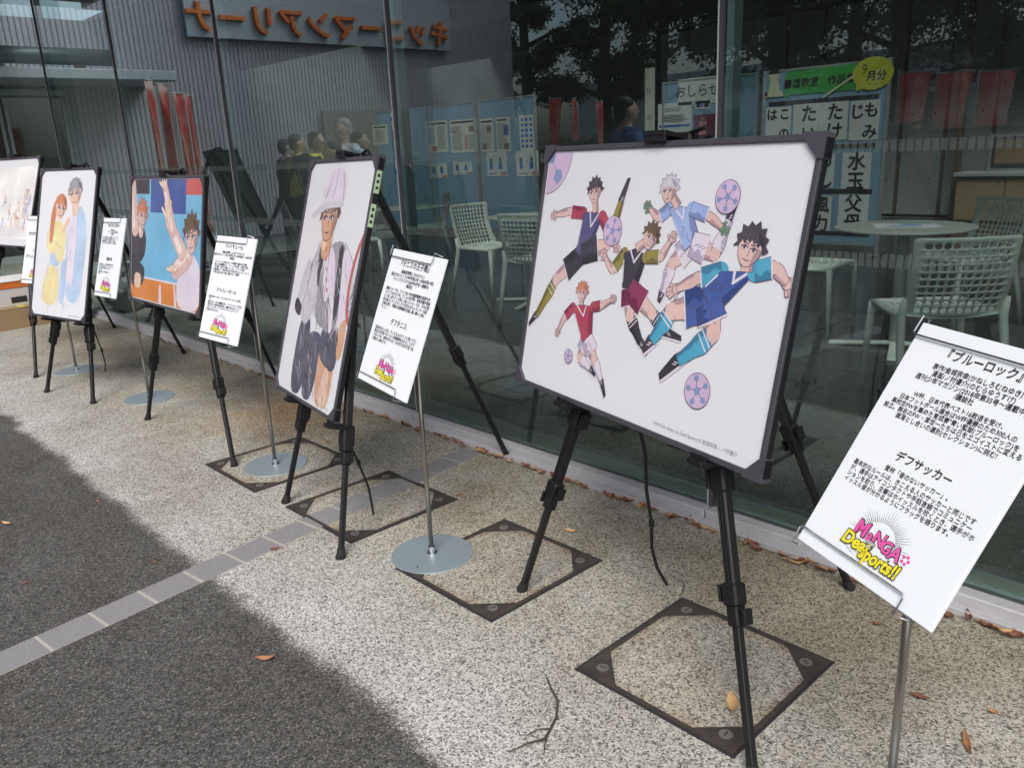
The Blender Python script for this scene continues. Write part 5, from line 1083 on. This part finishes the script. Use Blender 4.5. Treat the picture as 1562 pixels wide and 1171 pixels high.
g_ = lambda x, y, z=.004: tuple(atz(x, y, 0) - o_ + Vector((0, 0, z)))
b = MB(); b.tube([g_(834, 1035), g_(841, 1052), g_(851, 1073, .010), g_(849, 1095), g_(838, 1117), g_(832, 1126)], [.0022, .0028, .003, .003, .003, .003], 7); b.build('stem', M_bark, tw)
b = MB(); b.tube([g_(838, 1117), g_(832, 1128), g_(806, 1137, .008), g_(775, 1149)], [.003, .0028, .002, .001], 6); b.build('branch', M_bark, tw)
b = MB(); b.tube([g_(840, 1113), g_(822, 1116, .008), g_(802, 1124)], [.002, .0015, .0008], 6); b.build('branch', M_bark, tw)
b = MB(); b.tube([g_(834, 1126), g_(831, 1138, .006), g_(830, 1151)], [.002, .0015, .0008], 6); b.build('branch', M_bark, tw)
# hairline crack in the paving
b = MB(); pts = [atz(x, y, 0) for x, y in ((1127, 803), (1118, 818), (1113, 826), (1105, 833), (1101, 838), (1098, 842))]; pts2 = [atz(x, y, 0) for x, y in ((1040, 885), (1044, 893), (1041, 903), (1037, 910))]
for ps in (pts, pts2):
    for p, q_ in zip(ps[:-1], ps[1:]):
        d = (q_ - p).normalized(); n_ = Vector((-d.y, d.x, 0)) * .0014; b.add([p - n_ + Vector((0, 0, .0015)), q_ - n_ + Vector((0, 0, .0015)), q_ + n_ + Vector((0, 0, .0015)), p + n_ + Vector((0, 0, .0015))], [(0, 1, 2, 3)])
b.build('paving_crack', M_gask, kind='structure')

# ------------------------------------------------------------------ red banner flags, seen as reflections
def flag_mat():
    mt, nt, B, N, L = nodes_of('red_banner_cloth'); tc = N('ShaderNodeTexCoord').outputs['Object']
    n1 = N('ShaderNodeTexNoise', Scale=4.0, Detail=3.0); L(tc, n1.inputs['Vector'])
    r = ramp(N, [(.36, (.78, .13, .12)), (.46, (.83, .34, .31)), (.58, (.88, .66, .63))]); L(n1.outputs['Fac'], r.inputs[0]); L(r.outputs[0], B.inputs['Base Color']); B.inputs['Roughness'].default_value = .7
    tr = N('ShaderNodeBsdfTranslucent'); L(r.outputs[0], tr.inputs[0]); mx = N('ShaderNodeMixShader'); mx.inputs[0].default_value = .5
    L(B.outputs[0], mx.inputs[1]); L(tr.outputs[0], mx.inputs[2]); L(mx.outputs[0], nt.nodes['Material Output'].inputs[0])
    return mt
M_flag = flag_mat(); M_fp = mat('white_pole', (.55, .55, .55), .4)
def flag(x, y, rz, h, label, w=.42, seed=0):
    t = thing('banner_flag', label, 'flag', (x, y, 0), group='red banner flags on poles'); t.rotation_euler = (0, 0, rz); rd = random.Random(seed)
    b = MB(); b.tube([(0, 0, .05), (0, 0, h)], .010, 8); b.build('pole', M_fp, t)
    b = MB(); b.tube([(0, 0, h - .03), (w + .03, 0, h - .03)], .006, 8); b.build('crossbar', M_fp, t)
    b = MB(); b.disc((0, 0), .20, 0, .06, 20); b.build('base', mat('flag_base', (.3, .3, .32), .6), t)
    b = MB(); nu, nv = 8, 16; ph_ = rd.uniform(0, 6); vs_ = []
    for j in range(nv + 1):
        for i in range(nu + 1): u, v = i / nu, j / nv; sl = (1 - .35 * v * u); vs_.append((.012 + u * w * sl, .05 * math.sin(u * 5 + v * 3 + ph_) * (.3 + v), h - .04 - v * (h - .5)))
    b.add(vs_, [(j * (nu + 1) + i, j * (nu + 1) + i + 1, (j + 1) * (nu + 1) + i + 1, (j + 1) * (nu + 1) + i) for j in range(nv) for i in range(nu)]); b.smooth = True
    o = b.build('cloth', M_flag, t); sd_ = o.modifiers.new('thick', 'SOLIDIFY'); sd_.thickness = .002
def mirrored(px, py, yv): p = aty(px, py, yv); return p.x, 2 * D - yv, p.z     # where a thing seen in the glass really stands
for i, (px, py, yv, rz, lb) in enumerate([(230, 118, 3.75, .9, 'leftmost of four narrow red flags reflected left of the volleyball poster'), (256, 124, 3.95, 1.25, 'second of four narrow red flags reflected at the left'), (280, 138, 4.05, 1.3, 'third of four narrow red flags reflected at the left'), (292, 142, 4.2, 1.1, 'rightmost of four narrow red flags reflected at the left'),
        (838, 148, 9.2, .25, 'red flag reflected at the top left corner of the football poster'), (878, 148, 9.4, 1.0, 'narrow red flag reflected above the football poster'), (918, 152, 9.6, 1.15, 'red flag half hidden by a reflected head'), (1372, 108, 10.2, .1, 'red flag reflected just right of the calligraphy board'), (1430, 108, 10.2, .05, 'middle of three red flags reflected at the right'), (1494, 106, 10.2, .05, 'rightmost of three red flags reflected at the right')]):
    x, y, z = mirrored(px, py, yv); flag(x, y, rz, z, lb, .37 if i > 6 else (.32 if i > 3 else .15), i)

# ------------------------------------------------------------------ people, seen only as reflections
M_skin = mat('skin', (.55, .36, .27), .55)
def blob(parts, voxel):
    """one continuous surface from tapered limbs and ellipsoids"""
    b = MB()
    for kind, *a in parts:
        if kind == 't': b.tube(a[0], a[1], 12)
        else:
            c, r_ = Vector(a[0]), a[1]; n, mm = 14, 9; vs_ = [c + Vector((0, 0, r_[2]))]
            for j in range(1, mm):
                for i in range(n): th, ph_ = math.pi * j / mm, 2 * math.pi * i / n; vs_.append(c + Vector((r_[0] * math.sin(th) * math.cos(ph_), r_[1] * math.sin(th) * math.sin(ph_), r_[2] * math.cos(th))))
            vs_.append(c - Vector((0, 0, r_[2]))); fs = [(0, 1 + i, 1 + (i + 1) % n) for i in range(n)]
            for j in range(mm - 2):
                for i in range(n): fs.append((1 + j * n + i, 1 + (j + 1) * n + i, 1 + (j + 1) * n + (i + 1) % n, 1 + j * n + (i + 1) % n))
            q_ = len(vs_) - 1; fs += [(q_, 1 + (mm - 2) * n + (i + 1) % n, 1 + (mm - 2) * n + i) for i in range(n)]; b.add(vs_, fs)
    me = b.mesh('tmp'); o = bpy.data.objects.new('tmp', me); COL.objects.link(o)
    rm = o.modifiers.new('r', 'REMESH'); rm.mode = 'VOXEL'; rm.voxel_size = voxel; sm_ = o.modifiers.new('s', 'SMOOTH'); sm_.iterations = 4; sm_.factor = .5
    dg = bpy.context.evaluated_depsgraph_get(); out = bpy.data.meshes.new_from_object(o.evaluated_get(dg)); bpy.data.objects.remove(o)
    out.polygons.foreach_set('use_smooth', [True] * len(out.polygons)); return out
def body_parts():
    P_ = []
    # height 1.70, facing -y
    P_ += [('t', [(0, .01, .93), (0, .0, 1.10), (0, -.005, 1.28), (0, .005, 1.40), (0, .01, 1.46)], [.15, .135, .155, .13, .06]), ('t', [(0, .01, 1.42), (0, .0, 1.53)], [.058, .055]), ('e', (0, -.005, 1.595), (.075, .095, .115)), ('e', (0, -.04, 1.545), (.055, .06, .06)), ('e', (0, -.105, 1.585), (.014, .022, .022))]
    for s in (-1, 1):
        P_ += [('e', (s * .076, .0, 1.59), (.012, .022, .032)), ('e', (s * .032, -.092, 1.605), (.016, .010, .010)), ('t', [(0, 0, 1.385), (s * .17, .01, 1.385)], [.07, .062]),
               ('t', [(s * .175, .01, 1.385), (s * .215, .03, 1.12), (s * .205, -.06, .90)], [.052, .042, .027]), ('t', [(s * .205, -.06, .90), (s * .20, -.085, .82)], [.030, .034]),
               ('t', [(s * .085, .01, .92), (s * .10, .0, .50), (s * .10, .02, .09)], [.088, .060, .040]), ('t', [(s * .10, .03, .06), (s * .115, -.12, .035)], [.045, .035])]
        for f_, (dx, L_) in enumerate(((-.022, .075), (-.008, .088), (.008, .084), (.022, .066))): P_.append(('t', [(s * (.20 + dx), -.088, .815), (s * (.20 + dx), -.10, .815 - L_ * .55), (s * (.198 + dx), -.092, .815 - L_)], [.010, .0095, .008]))
        P_.append(('t', [(s * .175, -.085, .86), (s * .160, -.112, .83), (s * .158, -.118, .795)], [.012, .011, .009]))
    return P_
BODY = blob(body_parts(), .011); BODY.materials.append(M_skin)
SHIRT = blob([('t', [(0, .01, .90), (0, .0, 1.10), (0, -.005, 1.28), (0, .005, 1.40), (0, .01, 1.445)], [.168, .155, .172, .15, .075])] + [q_ for s in (-1, 1) for q_ in (('t', [(0, 0, 1.385), (s * .17, .01, 1.385)], [.085, .078]), ('t', [(s * .17, .01, 1.39), (s * .203, .025, 1.19)], [.070, .066]))], .014)
TROUS = blob([('t', [(0, .01, .86), (0, .01, 1.0)], [.165, .158])] + [('t', [(s * .085, .01, .92), (s * .10, .0, .50), (s * .10, .02, .08)], [.105, .082, .068]) for s in (-1, 1)], .014)
HAIR = blob([('e', (0, .026, 1.652), (.086, .098, .072)), ('e', (0, .060, 1.590), (.080, .058, .085))], .010)
SHOE = blob([('t', [(s * .10, .04, .045), (s * .117, -.14, .035)], [.052, .042]) for s in (-1,)], .012)
SHOE2 = blob([('t', [(s * .10, .04, .045), (s * .117, -.14, .035)], [.052, .042]) for s in (1,)], .012)
M_tr = mat('dark_trousers', (.03, .032, .04), .8); M_shoe = mat('shoe', (.03, .03, .03), .6)
def person(x, y, facing, h, shirt, hair, label, trousers=M_tr):
    t = thing('person', label, 'person', (x, y, 0)); t.rotation_euler = (0, 0, facing); t.scale = (h / 1.70,) * 3
    bd = link('body', BODY, t)
    for nm, me, mm in (('shirt', SHIRT, shirt), ('trousers', TROUS, trousers), ('hair', HAIR, hair), ('shoe', SHOE, M_shoe), ('shoe', SHOE2, M_shoe)):
        o = link(nm, me, t)
        if len(me.materials) == 0: me.materials.append(mm)
        o.material_slots[0].link = 'OBJECT'; o.material_slots[0].material = mm
    return t
M_ys = mat('yellow_shirt', (.80, .73, .04), .85); M_ws = mat('white_shirt', (.62, .66, .74), .85); M_bs = mat('blue_shirt', (.05, .11, .30), .85); M_ds = mat('dark_shirt', (.03, .033, .04), .85)
M_hk = mat('black_hair', (.012, .011, .011), .6); M_hg = mat('grey_hair', (.38, .38, .38), .7)
for px, py, yv, fc, sh, hr, lb in [(452, 207, 5.2, .4, M_ys, M_hk, 'person in yellow shirt with bowed head, reflected left of the tennis poster'), (482, 203, 4.9, 1.2, M_ys, M_hk, 'person in yellow shirt seen from the side, reflected beside the tennis poster'), (520, 183, 4.6, 2.8, M_ws, M_hg, 'grey-haired person in white shirt, reflected above the tennis poster'), (505, 222, 4.2, 3.3, M_bs, M_hk, 'person in blue shirt in front of the white-shirted one, reflected'), (434, 214, 5.4, .0, M_ds, M_hk, 'person in dark clothes behind the yellow shirts, reflected'), (548, 203, 5.2, .8, M_ds, M_hk, 'person in dark clothes right of the white-shirted one, reflected'), (955, 150, 5.6, .5, M_bs, M_hk, 'person in blue shirt with dark hair, reflected above the football poster')]:
    x, y, z = mirrored(px, py, yv); person(x, y, fc, max(1.38, min(1.85, z)), sh, hr, lb)
